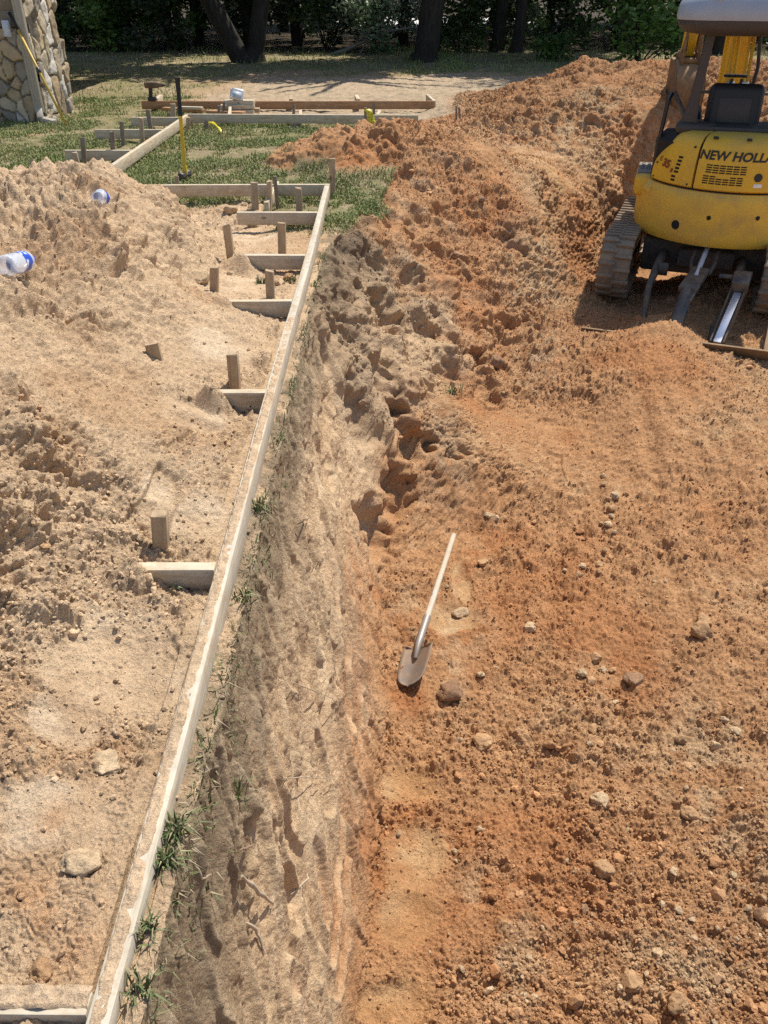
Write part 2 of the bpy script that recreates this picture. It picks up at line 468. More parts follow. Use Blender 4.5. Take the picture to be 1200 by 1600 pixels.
# zones
n_lo = perlin(X, Y, Z, .9, 3); n_md = perlin(X, Y, Z, 3.1, 4); n_hi = perlin(X, Y, Z, 9, 5)
lobe = sstep(.015, .06, Z + .03 * n_md) * (Y > 7.0)
lawn_lim = np.where(X < .0, 7.0, 30)
lawn = sstep(6.55, 6.95, Y + .35 * n_md + np.where(X < -.95, -.15, .25) ) * (1 - lobe) * (X < interp(Y, [(6,-.2),(7,-.05),(8,-.1),(9,-.2),(9.6,.1),(10.6,.35),(11,.4),(13,.6),(16,1.5),(19,4),(22,30)]) + .25 * n_md)
lawn = np.maximum(lawn, sstep(5.75, 6.2, Y + .3 * n_md) * (X > -1.0) * (X < interp(Y, XE) + .02) * (X > -.9 + .4 * n_md))
lawn = np.maximum(lawn, sstep(17.0, 18.5, Y + 1.4 * n_lo))
lawn *= sstep(.16, .06, Z)
bare = sstep(12.0, 12.9, Y + .6 * n_lo - .25 * X * 0) * sstep(18.3, 16.8, Y + 1.4 * n_lo) * sstep(-3.4, -2.0, X + 1.0 * n_lo)
bare = np.maximum(bare, sstep(11.2, 11.5, Y) * sstep(17.5, 16, Y) * (X > -2.2))
heap = sstep(.05, .14, Z) * (Y > 9) * (X > -.5)
lawn *= (1 - heap); bare *= (1 - heap)
lawn *= (1 - bare)
dirt = 1 - np.clip(lawn + bare, 0, 1)
print('zones', lawn.mean(), bare.mean())

# smooth, trodden patches
flat = np.zeros_like(X); foot = np.zeros_like(X)
for px, py, rx, ry in [(255,765,30,45),(185,1040,120,80),(95,1270,110,60),(120,1110,70,50),(650,1335,55,55),(640,1430,60,50),(620,1570,70,40),(640,1220,50,32),(705,960,45,26),(390,440,40,20),(390,365,50,20),(350,540,55,25),(300,650,60,22),(300,800,60,40),(725,910,18,30),(850,250,60,10)]:
    flat = np.maximum(flat, blob(px, py, rx, ry, 0, 3))
for px, py, rx, ry in [(258,770,26,46),(265,735,18,14),(190,1040,95,65),(110,1130,60,50),(655,1335,42,45),(630,1435,50,40),(620,1575,60,36),(640,1222,42,26),(705,965,38,22),(727,915,13,26),(310,660,40,12),(745,800,14,30),(790,770,12,30)]:
    foot = np.maximum(foot, blob(px, py, rx, ry, 0, 5))
flat = sstep(.22, .75, flat + .30 * n_hi + .25 * n_md + .12 * perlin(X, Y, Z, 22, 38))
rough = np.clip(1 - .72 * flat, .2, 1)
amp = dirt * rough * (1 - .75 * wallw)
near = sstep(16, 6, Y)
# wall: bucket scrapes running down the face, flaking plates, scooped hollows
qx, qy, qz = X, Y - .55 * Z * sstep(5.5, 3.5, Y), Z
s1 = perlin(qx * 1.2, qy * 7, qz * .8, 1.0, 11); s2 = perlin(qx * 2, qy * 22, qz * 1.6, 1.0, 12); s3 = perlin(qx * 5, qy * 55, qz * 5, 1.0, 13)
wq = perlin(X, Y, Z, 5, 30) * .35
pl = perlin(qx * 1.2, qy * 5.0, qz * 1.9, 1.0, 14) * 2.8 + wq
plates = saw(pl, .13)
pl2 = perlin(qx * 2.5, qy * 11, qz * 2.2, 1.0, 15) * 2.0 + wq
plates2 = saw(pl2, .2)
pl3 = perlin(qx * 4, qy * 22, qz * 4.5, 1.0, 16) * 1.5 + wq
plates3 = saw(pl3, .4)
pt = sstep(-.25, .15, perlin(X, Y, Z, 1.9, 17) + .12)
sm_ = sstep(-.2, .3, perlin(X, Y, Z, 2.4, 29) - .1 * 0)
fk1 = clods(qx * .5, qy, qz * .38, 11, 42, .55); fk2 = clods(qx * .5, qy + .1 * s1, qz * .42, 24, 43, .6)
wd = .030 * (fk1 - .2) * (.4 + .6 * sm_) + .009 * (fk2 - .25) + .012 * s1 + .003 * s2 + .0015 * s3 + (.022 * plates ** 1.7 - .007) + pt * (.35 + .65 * sm_) * (.012 * plates2 ** 1.7 - .004) + pt * sm_ * (.005 * plates3 ** 1.6 - .002)
blk = perlin(X, Y, Z, 4.2, 18); blk2 = billow(X, Y, Z, 9, 19); blk3 = billow(X, Y, Z, 22, 20)
farw = sstep(3.4, 4.6, Y)
wd += (.16 + .64 * farw) * (.050 * blk + .012 * blk2 + .006 * blk3)
tb = blk * 2.6 + .5 * perlin(X, Y, Z, 9, 35); tbs = np.floor(tb) + sstep(.35, .65, tb - np.floor(tb))
tc = perlin(X, Y, Z, 8.5, 36) * 2.2; tcs = np.floor(tc) + sstep(.3, .7, tc - np.floor(tc))
wd += farw * (.026 * tbs + .016 * tcs + .004 * blk3 + .007 * billow(X, Y, Z, 42, 44) * sstep(-.3, .3, n_hi + n_md) + .012 * (clods(X, Y, Z, 17, 45, .2) - .05) + .009 * (clods(X, Y, Z, 40, 46, .4) - .12))
wd *= 1 - .45 * farw * (np.abs(wd) < 0)
def soften(a, n):
    for _ in range(n):
        b = np.pad(a, 1, mode='edge'); a = (b[1:-1, :-2] + b[1:-1, 2:] + b[:-2, 1:-1] + b[2:, 1:-1] + 2 * b[1:-1, 1:-1]) / 6
    return a
wd = np.where(farw > .6, soften(wd, 2), soften(wd, 4))
disp = wallw * wd
for px, py, rx, ry, dep in [(600,490,34,40,.17),(640,690,36,26,.13),(590,830,30,45,.13),(622,775,26,30,.12),(578,420,22,26,.08),(455,1380,34,20,.07),(640,1075,0,0,0),(560,640,26,36,.06),(690,390,30,22,.1),(650,440,22,26,.08),(800,545,30,26,.12),(765,610,22,16,.08),(860,450,20,14,.05),(500,720,20,60,.03),(395,1310,15,32,.03),(700,330,26,12,.06),(560,560,16,50,.06),(530,480,14,40,.05),(830,450,20,16,.08),(790,380,16,12,.05),(600,590,26,22,.07),(700,650,24,20,.05)]:
    if rx: disp -= dep * .85 * blob(px, py, rx, ry, 0, 5, 1.3 * n_md + 1.1 * n_hi + .5 * blk2) * (1 + .6 * n_hi)
# loose soil
big = perlin(X, Y, Z, 1.7, 21); mid = perlin(X, Y, Z, 5.3, 22); sml = perlin(X, Y, Z, 13, 23); tin = perlin(X, Y, Z, 31, 24); tin2 = perlin(X, Y, Z, 75, 25)
pilew = np.maximum(sstep(.12, .3, Z) * inform, lobe)
b1 = billow(X, Y, Z, 3.2, 22); b2 = billow(X, Y, Z, 7.5, 23); b3 = billow(X, Y, Z, 17, 26); b4 = billow(X, Y, Z, 38, 27); b5 = billow(X, Y, Z, 80, 28)
pm = sstep(-.35, .35, n_lo * .8 + n_md * .5 + .15)
rgh = (.35 + .9 * pm) * np.where(region == 0, .75 + .55 * sstep(.14, .30, Z), 1.0)
back = sstep(8.6, 10.5, Y)
floorw = np.where((region == 2) & (Y < 6.2), .74, 1.0)
disp += amp * floorw * ((.05 + .03 * pilew) * big * sstep(0, .5, np.abs(X + .45)) + (.028 + .012 * pilew + .012 * back) * b1 * rgh + (.022 + .010 * pilew + .004 * back) * b2 * rgh + .016 * b3 * rgh + (.010 + .005 * (region == 2)) * b4 * near * (.4 + .8 * pm) + (.0055 + .003 * (region == 2)) * b5 * near)
regw = np.where(region == 0, .55 + .45 * sstep(.14, .28, Z), 1.0)
disp += regw * amp * pm * .030 * (clods(X, Y, Z, 11, 31, .08) - .02)
disp += regw * amp * near * .012 * (clods(X, Y, Z, 30, 33, .28) - .08)
disp += regw * amp * near * .008 * (clods(X, Y, Z, 70, 34, .45) - .14)
b6 = perlin(X, Y, Z, 130, 37)
disp += amp * near * .0035 * b6
def boot(px, py, ang, L=.29, W=.10, dep=.016):
    c = hitp(px, py); ca, sa = math.cos(ang), math.sin(ang)
    u = (X - c[0]) * ca + (Y - c[1]) * sa; v = -(X - c[0]) * sa + (Y - c[1]) * ca
    w_ = W * (.5 - .06 * np.cos(u / L * 6.0) + .06 * u / L)
    e_ = np.maximum(np.abs(u) / (L / 2), np.abs(v) / w_) + .12 * n_hi
    arch = 1 - .55 * np.exp(-((u + .02) / .035) ** 2)
    return -dep * arch * sstep(1.04, .90, e_) + .006 * np.exp(-((e_ - 1.12) / .10) ** 2)
for px, py, ang in ((258, 775, 1.45), (300, 690, 1.3), (870, 720, 1.5)):
    disp += boot(px, py, ang) * (region != 1)
# furrows left by bucket teeth on the pit floor, running away from the camera
fl = (region == 2) * sstep(.5, 1.0, X) * sstep(6.0, 5.2, Y)
disp += fl * rough * (.055 * perlin(X * 3.2 + .5 * n_lo - .25 * Y, Y * .45, Z * 0, 1.0, 41) + .026 * perlin(X * 9 + .5 * n_lo - .6 * Y, Y * .9, Z * 0, 1.0, 47))
disp -= foot * (.028 + .012 * n_md) * dirt
disp += (lawn * .012 * sml + lawn * .02 * mid + bare * (.018 * mid + .012 * sml + .006 * tin)) * (Y > 6)
disp *= np.where(Y > 40, 0, 1)
# keep the soil from swallowing the boards
disp = np.where((np.abs(X + .455) < .07) & (Y < 7), np.minimum(disp, .012) * .5, disp)
disp += .15 * np.exp(-((X - 2.40) / .30) ** 2 - ((Y - 6.62) / .20) ** 2) + .10 * np.exp(-((X - 2.25) / .30) ** 2 - ((Y - 6.28) / .14) ** 2)
for kpx, kpy, kr in ((212, 885, .10), (336, 610, .075), (350, 470, .09), (372, 397, .10)):
    kx, ky_ = P(kpx, kpy, .12).x - .02, P(500, kpy, .12).y - .035
    bump_ = .125 * np.exp(-(((X - kx) / kr) ** 2 + ((Y - ky_) / (kr * .8)) ** 2) ** 1.2)
    disp += np.where((region == 0) & (Y < 7), np.clip(bump_ - np.maximum(Z - .02, 0), 0, 1), 0)
X = X + N[..., 0] * disp; Y2 = Y + N[..., 1] * disp; Z = Z + N[..., 2] * disp
for bx0, bx1, by0, by1 in [(-.475, -.433, .2, 6.9)]:
    m = (X > bx0 - .01) & (X < bx1 + .012) & (Y2 > by0) & (Y2 < by1)
    Z = np.where(m, np.minimum(Z, .085), Z)
Y = Y2
PXX, PYY, PZC = proj(X, Y, Z)
def gz(x, y):
    j = int(np.argmin(np.abs(ys - y)))
    o = np.argsort(X[j]); return float(np.interp(x, X[j][o], Z[j][o]))

# ------------------------------------------------------------------ earth colours
def C(*c): return np.array(c, np.float32)
def lerp(a, b, t): return a + (b - a) * np.clip(t, 0, 1)[..., None]
sand, sand2, sand3 = C(.66, .485, .315), C(.60, .41, .25), C(.73, .58, .41)
clay, clay2, clay3 = C(.53, .295, .148), C(.485, .23, .102), C(.60, .405, .23)
top, tan, tan2, redc = C(.26, .20, .135), C(.68, .485, .30), C(.77, .58, .38), C(.60, .305, .145)
grey = C(.37, .275, .19)
v1 = perlin(X, Y, Z, 1.3, 51); v2 = perlin(X, Y, Z, 4.0, 52); v3 = perlin(X, Y, Z, 11, 53); v4 = perlin(X, Y, Z, 30, 54)
cl = np.broadcast_to(sand, X.shape + (3,)).copy()
cl = lerp(cl, sand2, sstep(.0, .5, v1 + .6 * v2 + .15 * (Y < 2.2)))
cl = lerp(cl, sand3, np.clip(flat * .75, 0, 1) * sstep(-.3, .4, v2 + .5 * v3))
near_red = np.zeros_like(X)
for px, py, r in [(85,1275,30),(30,1400,40),(60,1440,30),(130,1500,60),(220,1200,40),(190,1150,40),(60,1390,25)]: near_red = np.maximum(near_red, blob(px, py, r, r))
cl = lerp(cl, clay, near_red * .65 * sstep(-.3, .4, v3 + v2))
cr = np.broadcast_to(clay, X.shape + (3,)).copy()
cr = lerp(cr, clay2, sstep(.05, .55, v1 + .5 * v2) * .8)
cr = lerp(cr, clay3, sstep(.15, .6, -v1 + .5 * v3) * .5)
cr = lerp(cr, lerp(np.broadcast_to(C(.58, .385, .205), X.shape + (3,)), C(.53, .30, .14), sstep(-.1, .3, v2)), np.clip(flat, 0, 1) * .75)
palep = np.zeros_like(X)
for px, py, rx, ry in [(850,400,35,30),(840,300,40,20),(880,200,120,25),(950,150,100,30),(800,1500,70,80),(1060,1520,120,80),(720,980,50,50),(640,960,40,60),(1130,1250,60,200),(700,1050,30,60),(760,1400,60,60)]: palep = np.maximum(palep, blob(px, py, rx, ry))
cr = lerp(cr, C(.57, .43, .27), palep * .6 * sstep(-.4, .3, v3 + v2))
deep = np.zeros_like(X)
for px, py, rx, ry in [(745,860,50,60),(700,880,40,40),(620,1330,40,50),(540,250,100,25),(760,300,80,50),(690,200,80,25),(1000,1050,60,60),(640,1090,40,25)]: deep = np.maximum(deep, blob(px, py, rx, ry))
cr = lerp(cr, C(.42, .17, .065), deep * .6 * sstep(-.4, .3, v3 + v2))
dz = -Z + .07 * s1 + .05 * v2
cw = np.broadcast_to(tan, X.shape + (3,)).copy()
cw = lerp(cw, tan2, sstep(-.1, .45, s1 + .5 * v2))
cw = lerp(cw, redc, sstep(.70, 1.1, dz + .22 * perlin(X * 2, Y * 3, Z * 1.5, 1.0, 55)) * sstep(-.35, .25, s1 + .6 * v1) * .8 * sstep(4.2, 3.2, Y))
cw = lerp(cw, clay3, sstep(1.2, 1.45, dz) * .5)
cw = lerp(cw, top, sstep(.38, .12, dz + .10 * s2) * .85)
cw = lerp(cw, grey, sstep(.1, .6, perlin(X, Y, Z, 2.2, 56) + .3 * v3) * .35)
cw = lerp(cw, C(.70, .56, .38), sstep(.72, .9, plates) * .35)  # pale highlights painted on the raised edges of the flakes
cw = lerp(cw, C(.42, .30, .185), sstep(.1, .5, s2 + .5 * s1) * .4)  # darker soil streaks, also painted in as shadows among the flakes
cw = lerp(cw, C(.55, .385, .235), sstep(3.6, 5.0, Y + .5 * v2) * .7)
cw = lerp(cw, C(.40, .285, .185), sstep(.0, .4, v1 + .6 * v3) * sstep(3.6, 5.0, Y) * .4)
cw = lerp(cw, C(.34, .255, .17), sstep(-.2, .3, v1 + .4 * s1) * sstep(.75, .3, dz) * .4)
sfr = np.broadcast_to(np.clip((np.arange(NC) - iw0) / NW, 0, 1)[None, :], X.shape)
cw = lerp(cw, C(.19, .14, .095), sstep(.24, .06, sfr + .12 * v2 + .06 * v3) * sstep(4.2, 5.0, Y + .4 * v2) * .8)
gp = np.zeros_like(X)
for px, py, rx, ry in [(640,610,60,60),(690,690,40,50),(560,600,40,60),(610,330,60,20),(660,320,50,20),(700,345,40,16),(795,385,25,40),(805,440,28,30),(650,280,50,12),(700,240,50,10),(840,550,35,25),(720,560,30,40)]: gp = np.maximum(gp, blob(px, py, rx, ry))
wmix = (region == 1) * np.clip((np.arange(NC) - iw0) / 10, 0, 1)[None, :] * sstep(7.0, 5.6, Y + .6 * v2 + .3 * v3)
wmix = np.where(region == 1, wmix * (1 - sstep(.62, 1.0, (np.clip((np.arange(NC) - iw0) / NW, 0, 1))[None, :] + .2 * v2)), 0)
base = np.where((region == 0)[..., None], cl, cr)
hi = sstep(-.1, .2, X + .2 * v2)
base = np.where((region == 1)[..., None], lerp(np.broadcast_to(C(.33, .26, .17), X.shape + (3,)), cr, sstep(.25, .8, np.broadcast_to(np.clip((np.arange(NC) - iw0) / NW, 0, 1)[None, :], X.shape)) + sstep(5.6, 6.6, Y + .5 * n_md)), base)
base = np.where(((region == 0) & (Y > 7.0))[..., None], cr, base)
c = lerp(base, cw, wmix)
c = lerp(c, grey, gp * .5 * sstep(-.45, .2, v3 + v2))
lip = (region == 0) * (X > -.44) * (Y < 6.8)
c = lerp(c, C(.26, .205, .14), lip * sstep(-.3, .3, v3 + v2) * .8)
soilc = lerp(np.broadcast_to(C(.36, .29, .18), X.shape + (3,)), C(.42, .34, .22), sstep(-.1, .5, v2 + .6 * v3))
soilc = lerp(soilc, C(.20, .20, .085), sstep(-.1, .4, v3 - v1 + .15) * .7)
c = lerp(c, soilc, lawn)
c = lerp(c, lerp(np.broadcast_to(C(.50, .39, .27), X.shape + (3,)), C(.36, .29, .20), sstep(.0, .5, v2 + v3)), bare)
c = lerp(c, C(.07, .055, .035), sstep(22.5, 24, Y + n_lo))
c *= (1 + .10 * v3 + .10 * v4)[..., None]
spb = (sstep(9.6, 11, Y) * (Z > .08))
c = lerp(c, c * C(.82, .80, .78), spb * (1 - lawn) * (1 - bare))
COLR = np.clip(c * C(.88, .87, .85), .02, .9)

# ------------------------------------------------------------------ split into named pieces of ground
idx = np.arange(NR_ * NC).reshape(NR_, NC)
quads = np.stack([idx[:-1, :-1], idx[:-1, 1:], idx[1:, 1:], idx[1:, :-1]], -1).reshape(-1, 4)
fy = ys[:-1][:, None] * np.ones((1, NC - 1)); reg_f = region[:-1, :-1]
xf = X[:-1, :-1]; lobe_f = (Z[:-1, :-1] > .1) & (fy > 8)
kindf = np.zeros(fy.shape, np.int8)                                     # 0 ground
moundz = Z[:-1, :-1]
kindf[(reg_f == 1) & (fy < 7.6)] = 1                                     # wall
kindf[(reg_f == 2) & (fy < 9.2)] = 2                                     # pit floor
kindf[lobe_f & (xf > -1.6)] = 3                                          # spoil
kindf[(reg_f == 0) & (fy < 7) & (moundz > .16) & (xf < -.6)] = 4         # sand mound
kindf = kindf.ravel()
V = np.stack([X, Y, Z], -1).reshape(-1, 3); CC = COLR.reshape(-1, 3)
NRM = grid_normals(X, Y, Z)
for k, nm in ((0, 'ground'), (1, 'excavation_bank'), (2, 'excavation_floor'), (3, 'spoil_heap'), (4, 'sand_mound')):
    q = quads[kindf == k]
    if not len(q): continue
    u, inv = np.unique(q, return_inverse=True)
    o = np_mesh(nm, V[u], inv.reshape(-1, 4), M['soil'], True, CC[u])
    o.data.normals_split_custom_set_from_vertices(NRM.reshape(-1, 3)[u].tolist())
    tag(o, kind='structure')
    if k == 0: o['label'] = 'grassy and sandy ground around the excavation'

def surf(px, py):
    """point and normal of the finished ground seen at a photo pixel"""
    i = hit(px, py, 2.5)
    return Vector((X[i], Y[i], Z[i])), Vector(NRM[i].tolist())
# ------------------------------------------------------------------ form boards, stakes
def board(name, a, b, w, h, mat, label, cat='board', group=None, bev=.003, ends=(0, 0)):
    """a, b: centre-line ends at the board's mid height"""
    a, b = Vector(a), Vector(b); d = b - a; L = d.length
    mb = MB(); mb.box((0, 0, 0), (L, w, h), None, bev)
    # slight bow and sawn unevenness
    bmesh.ops.subdivide_edges(mb.bm, edges=[e for e in mb.bm.edges if abs((e.verts[0].co - e.verts[1].co).x) > L * .5], cuts=max(2, int(L / .25)))
    sd = random.random() * 9
    for v in mb.bm.verts:
        v.co.y += .004 * math.sin(v.co.x * 1.7 + sd); v.co.z += .003 * math.sin(v.co.x * 1.1 + sd * 2)
    o = mb.build(name, mat, None, True, 30)
    o.location = (a + b) / 2
    o.rotation_mode = 'QUATERNION'; o.rotation_quaternion = d.to_track_quat('X', 'Z')
    if label: tag(o, label, cat, group)
    return o
random.seed(4)
BZ, BH = .0755, .089
main = board('form_board', (-.454, .15, BZ), (-.454, 6.89, BZ), .038, BH, M['grey_board'], 'longest pale form board running from the bottom left along the pit edge', 'form board', 'form boards of the near frame')
M['chalk'] = plain('red_chalk', (.62, .25, .22), .9)
# chalk line along the outer top edge (local x runs along the board)
ch = MB(); Lm = 6.74
yl = main.rotation_quaternion.inverted() @ Vector((1, 0, 0))
ys_sign = 1 if yl.y > 0 else -1
ch.box((-Lm / 2 + .75, ys_sign * .0168, BH / 2 - .0005), (1.5, .0036, .0025))
ch.build('chalk_line', M['chalk'], main)
G1 = 'form boards of the near frame'
kick = [(-1.15, 1580, 'kicker board at the very bottom left corner, mostly buried in sand'),
        (212, 885, 'kicker board right in front of the broadest stake'),
        (345, 610, 'kicker board with its left end buried, just in front of a ridged stake'),
        (352, 470, 'kicker board between the two middle stakes, buried left corner'),
        (372, 397, 'kicker board with two nail holes and a pointed left end'),
        (370, 331, 'kicker board second from the far corner, behind a large clod')]
for i, (pxl, py, lab) in enumerate(kick):
    yb = P(500, py, .12).y + (.0 if i else .019)
    xl = P(pxl, py, .12).x if i else -1.2
    k = board('kicker_board', (xl - (.03 if 0 < i < 5 else .0), yb, BZ - .001), (-.4745, yb + random.uniform(-.005, .005), BZ + .001), .038, BH - .003, M['wood'], lab, 'form board', G1)
    M.setdefault('nail', plain('nail_steel', (.06, .05, .045), .6, .6))
    if i in (1, 4, 2):
        for t in (.35, .72):
            nb = MB(); nb.cyl((-.0 + (t - .5) * abs(-.4745 - xl), -.0205, .018 * (-1) ** int(t * 10)), (-.0 + (t - .5) * abs(-.4745 - xl), -.0185, .018 * (-1) ** int(t * 10)), .0035, 8)
            nb.build('nail', M['nail'], k)
corner = board('form_board', (-2.1, 6.89, BZ + .002), (-.4365, 6.93, BZ + .002), .038, BH, M['wood'], 'form board across the far end of the near frame, in front of the grass', 'form board', G1)
brc = board('brace_board', P(417, 325, .06), P(434, 291, .075), .036, .085, M['wood'], 'short brace board joining the far end board and the next kicker', 'form board', G1)

FZ = .07
G2 = 'form boards of the far frame'
board('form_board', (-2.43, 7.6, FZ), (-2.43, 11.02, FZ), .04, .10, M['wood'], 'bright form board receding across the lawn behind the sledgehammer', 'form board', G2)
for (x0, px, py, lab) in [(-3.1, 175, 250, 'nearest kicker board of the far frame, half hidden by the sand mound'), (-3.2, 210, 216, 'middle kicker board of the three left of the far frame'), (-3.05, 250, 196, 'farthest kicker board of the three left of the far frame')]:
    yb = P(px, py, .03).y
    board('kicker_board', (x0, yb, FZ), (-2.4515, yb, FZ), .036, .095, M['wood'], lab, 'form board', G2)
yA = 11.05
board('form_board', (-2.46, yA, FZ), (.42, yA - .05, FZ), .04, .10, M['wood'], 'long pale form board running crosswise into the orange dirt pile', 'form board', G2)
yB = P(400, 170, .02).y
bB = board('form_board', (P(211, 165, .1).x, yB, FZ), (P(680, 165, .1).x, yB - .05, FZ), .04, .10, M['brown_wood'], 'long brown form board behind the pale one, farthest across the sand', 'form board', G2)
xr = P(680, 165, .1).x
board('form_board', (xr + .005, yB, FZ + .003), (xr - .06, yB + .75, FZ + .003), .036, .10, M['wood'], 'short form board turning back at the right end of the brown board', 'form board', G2)
for px, lab in [(352, 'connector board between the two far boards beside the lumber stack'), (467, 'connector board between the two far boards near their middle'), (590, 'connector board between the two far boards beside the taped stake')]:
    a = P(px, 186, .1)
    board('connector_board', (a.x, yA + .03, FZ), (P(px + 4, 172, .1).x, yA + (.45 if px > 400 else .75), FZ), .036, .09, M['wood'], lab, 'form board', G2)
for px, py, lab in [(242, 158, 'pale block end poking up behind the left end of the brown board'), (454, 157, 'small orange block end behind the middle of the brown board'), (560, 156, 'leaning board end poking up behind the brown board, right of middle')]:
    a = P(px, py, .12)
    board('board_end', (a.x, yB + .03, .09), (a.x - .04, yB + .5, .09), .05, .10, M['wood'] if px != 454 else M['stake'], lab, 'board')
a, b = P(256, 170, .04), P(318, 173, .04)
board('plank', a, b, .09, .038, M['brown_wood'], 'loose brown plank lying on the ground against the brown board', 'plank')
a, b = P(278, 168, .085), P(316, 169, .085)
board('plank', a, b, .07, .03, M['wood'], 'short loose plank lying on top of the brown plank', 'plank')

def stake(bx, by, tx, ty, wpx, mat, label, z=.03, deep=.12, thick=None, pointed=False, group=None, name='stake'):
    base = P(bx, by, z)
    # top: same distance, lean across only, with a little depth lean
    tp = PY(tx, ty, base.y + .01)
    zc = proj(base.x, base.y, base.z + .1)[2]
    w = wpx * zc / FPX; t = thick or w * .75
    d = (tp - base); L = d.length; dn = d.normalized()
    a = base - dn * deep
    mb = MB(); H = L + deep
    mb.box((0, 0, H / 2), (w, t, H), None, min(.002, w * .06), 1)
    bmesh.ops.subdivide_edges(mb.bm, edges=[e for e in mb.bm.edges if abs((e.verts[0].co - e.verts[1].co).z) > H * .5], cuts=3)
    for v in mb.bm.verts:
        if v.co.z > H * .95: v.co.z += random.uniform(-.006, .006) * (w / .04)
    o = mb.build(name, mat, None, True, 30)
    # wood grain runs along local x in the material, so rotate mesh data
    o.data.transform(Matrix.Rotation(R(90), 4, 'Y')); 
    o.location = a; o.rotation_mode = 'QUATERNION'
    q = dn.rotation_difference(Vector((0, 0, 1))).inverted()
    o.rotation_quaternion = q @ Matrix.Rotation(R(-90), 4, 'Y').to_quaternion() @ Matrix.Rotation(random.uniform(-.12, .12), 4, 'X').to_quaternion()
    tag(o, label, 'stake', group); return o
GS, GF = 'stakes around the near frame', 'stakes around the far frame'
W, O = M['stake'], M['old_stake']
stake(253, 868, 249, 803, 24, W, 'largest stake, standing just behind the nearest full kicker board', .05, group=GS)
stake(367, 600, 363, 552, 17, W, 'ridged stake standing behind the kicker with the buried left end', .05, group=GS)
stake(246, 570, 237, 536, 21, W, 'short broad stake stub leaning in the foot of the sand mound', .16, thick=.03, group=GS)
stake(335, 462, 335, 418, 13, W, 'stake standing alone at the foot of the sand mound, left of two kickers', .10, group=GS)
stake(423, 468, 421, 423, 13, W, 'stake beside small rocks and a weed tuft between two kickers', .04, group=GS)
stake(359, 388, 354, 350, 12, W, 'stake leaning left out of the upper slope of the sand mound', .14, group=GS)
stake(441, 395, 440, 348, 12, W, 'stake right behind the kicker with two nail holes', .04, group=GS)
stake(399, 328, 397, 284, 11, W, 'stake left of the short brace board in the far corner', .02, group=GS)
stake(421, 328, 421, 283, 7, W, 'narrow edge-on stake against the short brace board', .02, thick=.06, group=GS)
stake(434, 322, 429, 276, 6, O, 'thin dark stake leaning left behind the short brace board', .02, group=GS)
stake(468, 330, 466, 294, 10, W, 'stake between the brace board and the far right corner', .02, group=GS)
stake(520, 306, 519, 248, 9, W, 'tall stake outside the far right corner of the near frame', .0, group=GS)
stake(277, 294, 276, 275, 6, W, 'small stake behind the crest of the sand mound near the sledgehammer', .02, group=GS)
stake(266, 294, 265, 284, 6, W, 'tiny stake stub almost buried at the right end of the mound crest', .02, group=GS)
stake(132, 256, 129, 215, 7, O, 'left stake at the nearest kicker of the far frame', .01, group=GF)
stake(178, 252, 175, 206, 7, O, 'right stake at the nearest kicker of the far frame', .01, group=GF)
stake(122, 262, 116, 238, 8, W, 'stake tilted left behind the crest of the sand mound', .01, group=GF)
stake(52, 262, 50, 250, 7, W, 'stake stub showing at the left of the sand mound crest', .0, group=GF)
stake(193, 227, 190, 190, 6, O, 'left stake at the middle kicker of the far frame', .01, group=GF)
stake(223, 226, 220, 184, 6, W, 'right stake at the middle kicker of the far frame, bright edged', .01, group=GF)
stake(236, 204, 231, 172, 6, O, 'stake holding up the left end of the brown board under the drill', .01, group=GF)
stake(265, 198, 264, 176, 6, O, 'stake left of the sledgehammer handle at the farthest kicker', .01, group=GF)
stake(271, 187, 270, 162, 7, W, 'stake in front of the brown planks beside the sledgehammer handle', .01, group=GF)
stake(294, 202, 294, 183, 6, W, 'stake at the corner where the two pale far boards meet', .01, group=GF)
stake(342, 184, 342, 165, 4, O, 'left one of two thin stakes before the lumber stack', .01, group=GF)
stake(350, 181, 350, 160, 4, O, 'right one of two thin stakes before the lumber stack', .01, group=GF)
stake(459, 183, 459, 164, 4, O, 'thin stake at the middle connector of the far boards', .01, thick=.05, group=GF)
stake(584, 183, 584, 162, 4, O, 'thin stake at the right connector of the far boards', .01, thick=.05, group=GF)
stake(459, 200, 459, 194, 8, O, 'stub under the pale crosswise board near its middle', .0, group=GF)
stake(713, 178, 713, 165, 3, O, 'left one of two dark stake tips on the sandy spoil', .12, group=GF)
stake(718, 178, 717, 168, 3, O, 'right one of two dark stake tips on the sandy spoil', .12, group=GF)
st1 = stake(571, 206, 571, 168, 4, O, 'dark stake with black and yellow caution tape hanging from it', .0, group=GF)
st2 = stake(323, 201, 323, 189, 6, O, 'short stake with a yellow tape end trailing on the grass', .0, group=GF)
# caution tape
t = NT('caution_tape')
v = t.coord('UV'); w = t.n.new('ShaderNodeTexNoise'); w.inputs['Scale'].default_value = 9
t.link(v, w.inputs['Vector'])
M['tape'] = t.out(t.ramp(w.outputs['Fac'], [(0.0, (.70, .58, .03)), (.56, (.70, .58, .03)), (.60, (.03, .03, .02))]), .45)
def ribbon(name, pts, wid, mat, side):
    rows = []
    for i, p in enumerate(pts):
        p = Vector(p); s_ = Vector(side) * wid / 2
        tw = .012 * math.sin(i * 1.7)
        rows.append([p - s_ + Vector((0, tw, 0)), p, p + s_ - Vector((0, tw, 0))])
    mb = MB(); mb.grid(rows)
    o = mb.build(name, mat, None, True, 60)
    so = o.modifiers.new('thick', 'SOLIDIFY'); so.thickness = .0012
    uv = o.data.uv_layers.new(name='UVMap')
    for lp in o.data.loops:
        i = lp.vertex_index; uv.data[lp.index].uv = ((i // 3) * .25, (i % 3) * .25)
    return o
b0 = PY(573, 170, st1.location.y - .03)
pts = [b0 + Vector((.02 * i + .012 * math.sin(i * 1.3), -.02 - .004 * i, -.036 * i)) for i in range(8)]
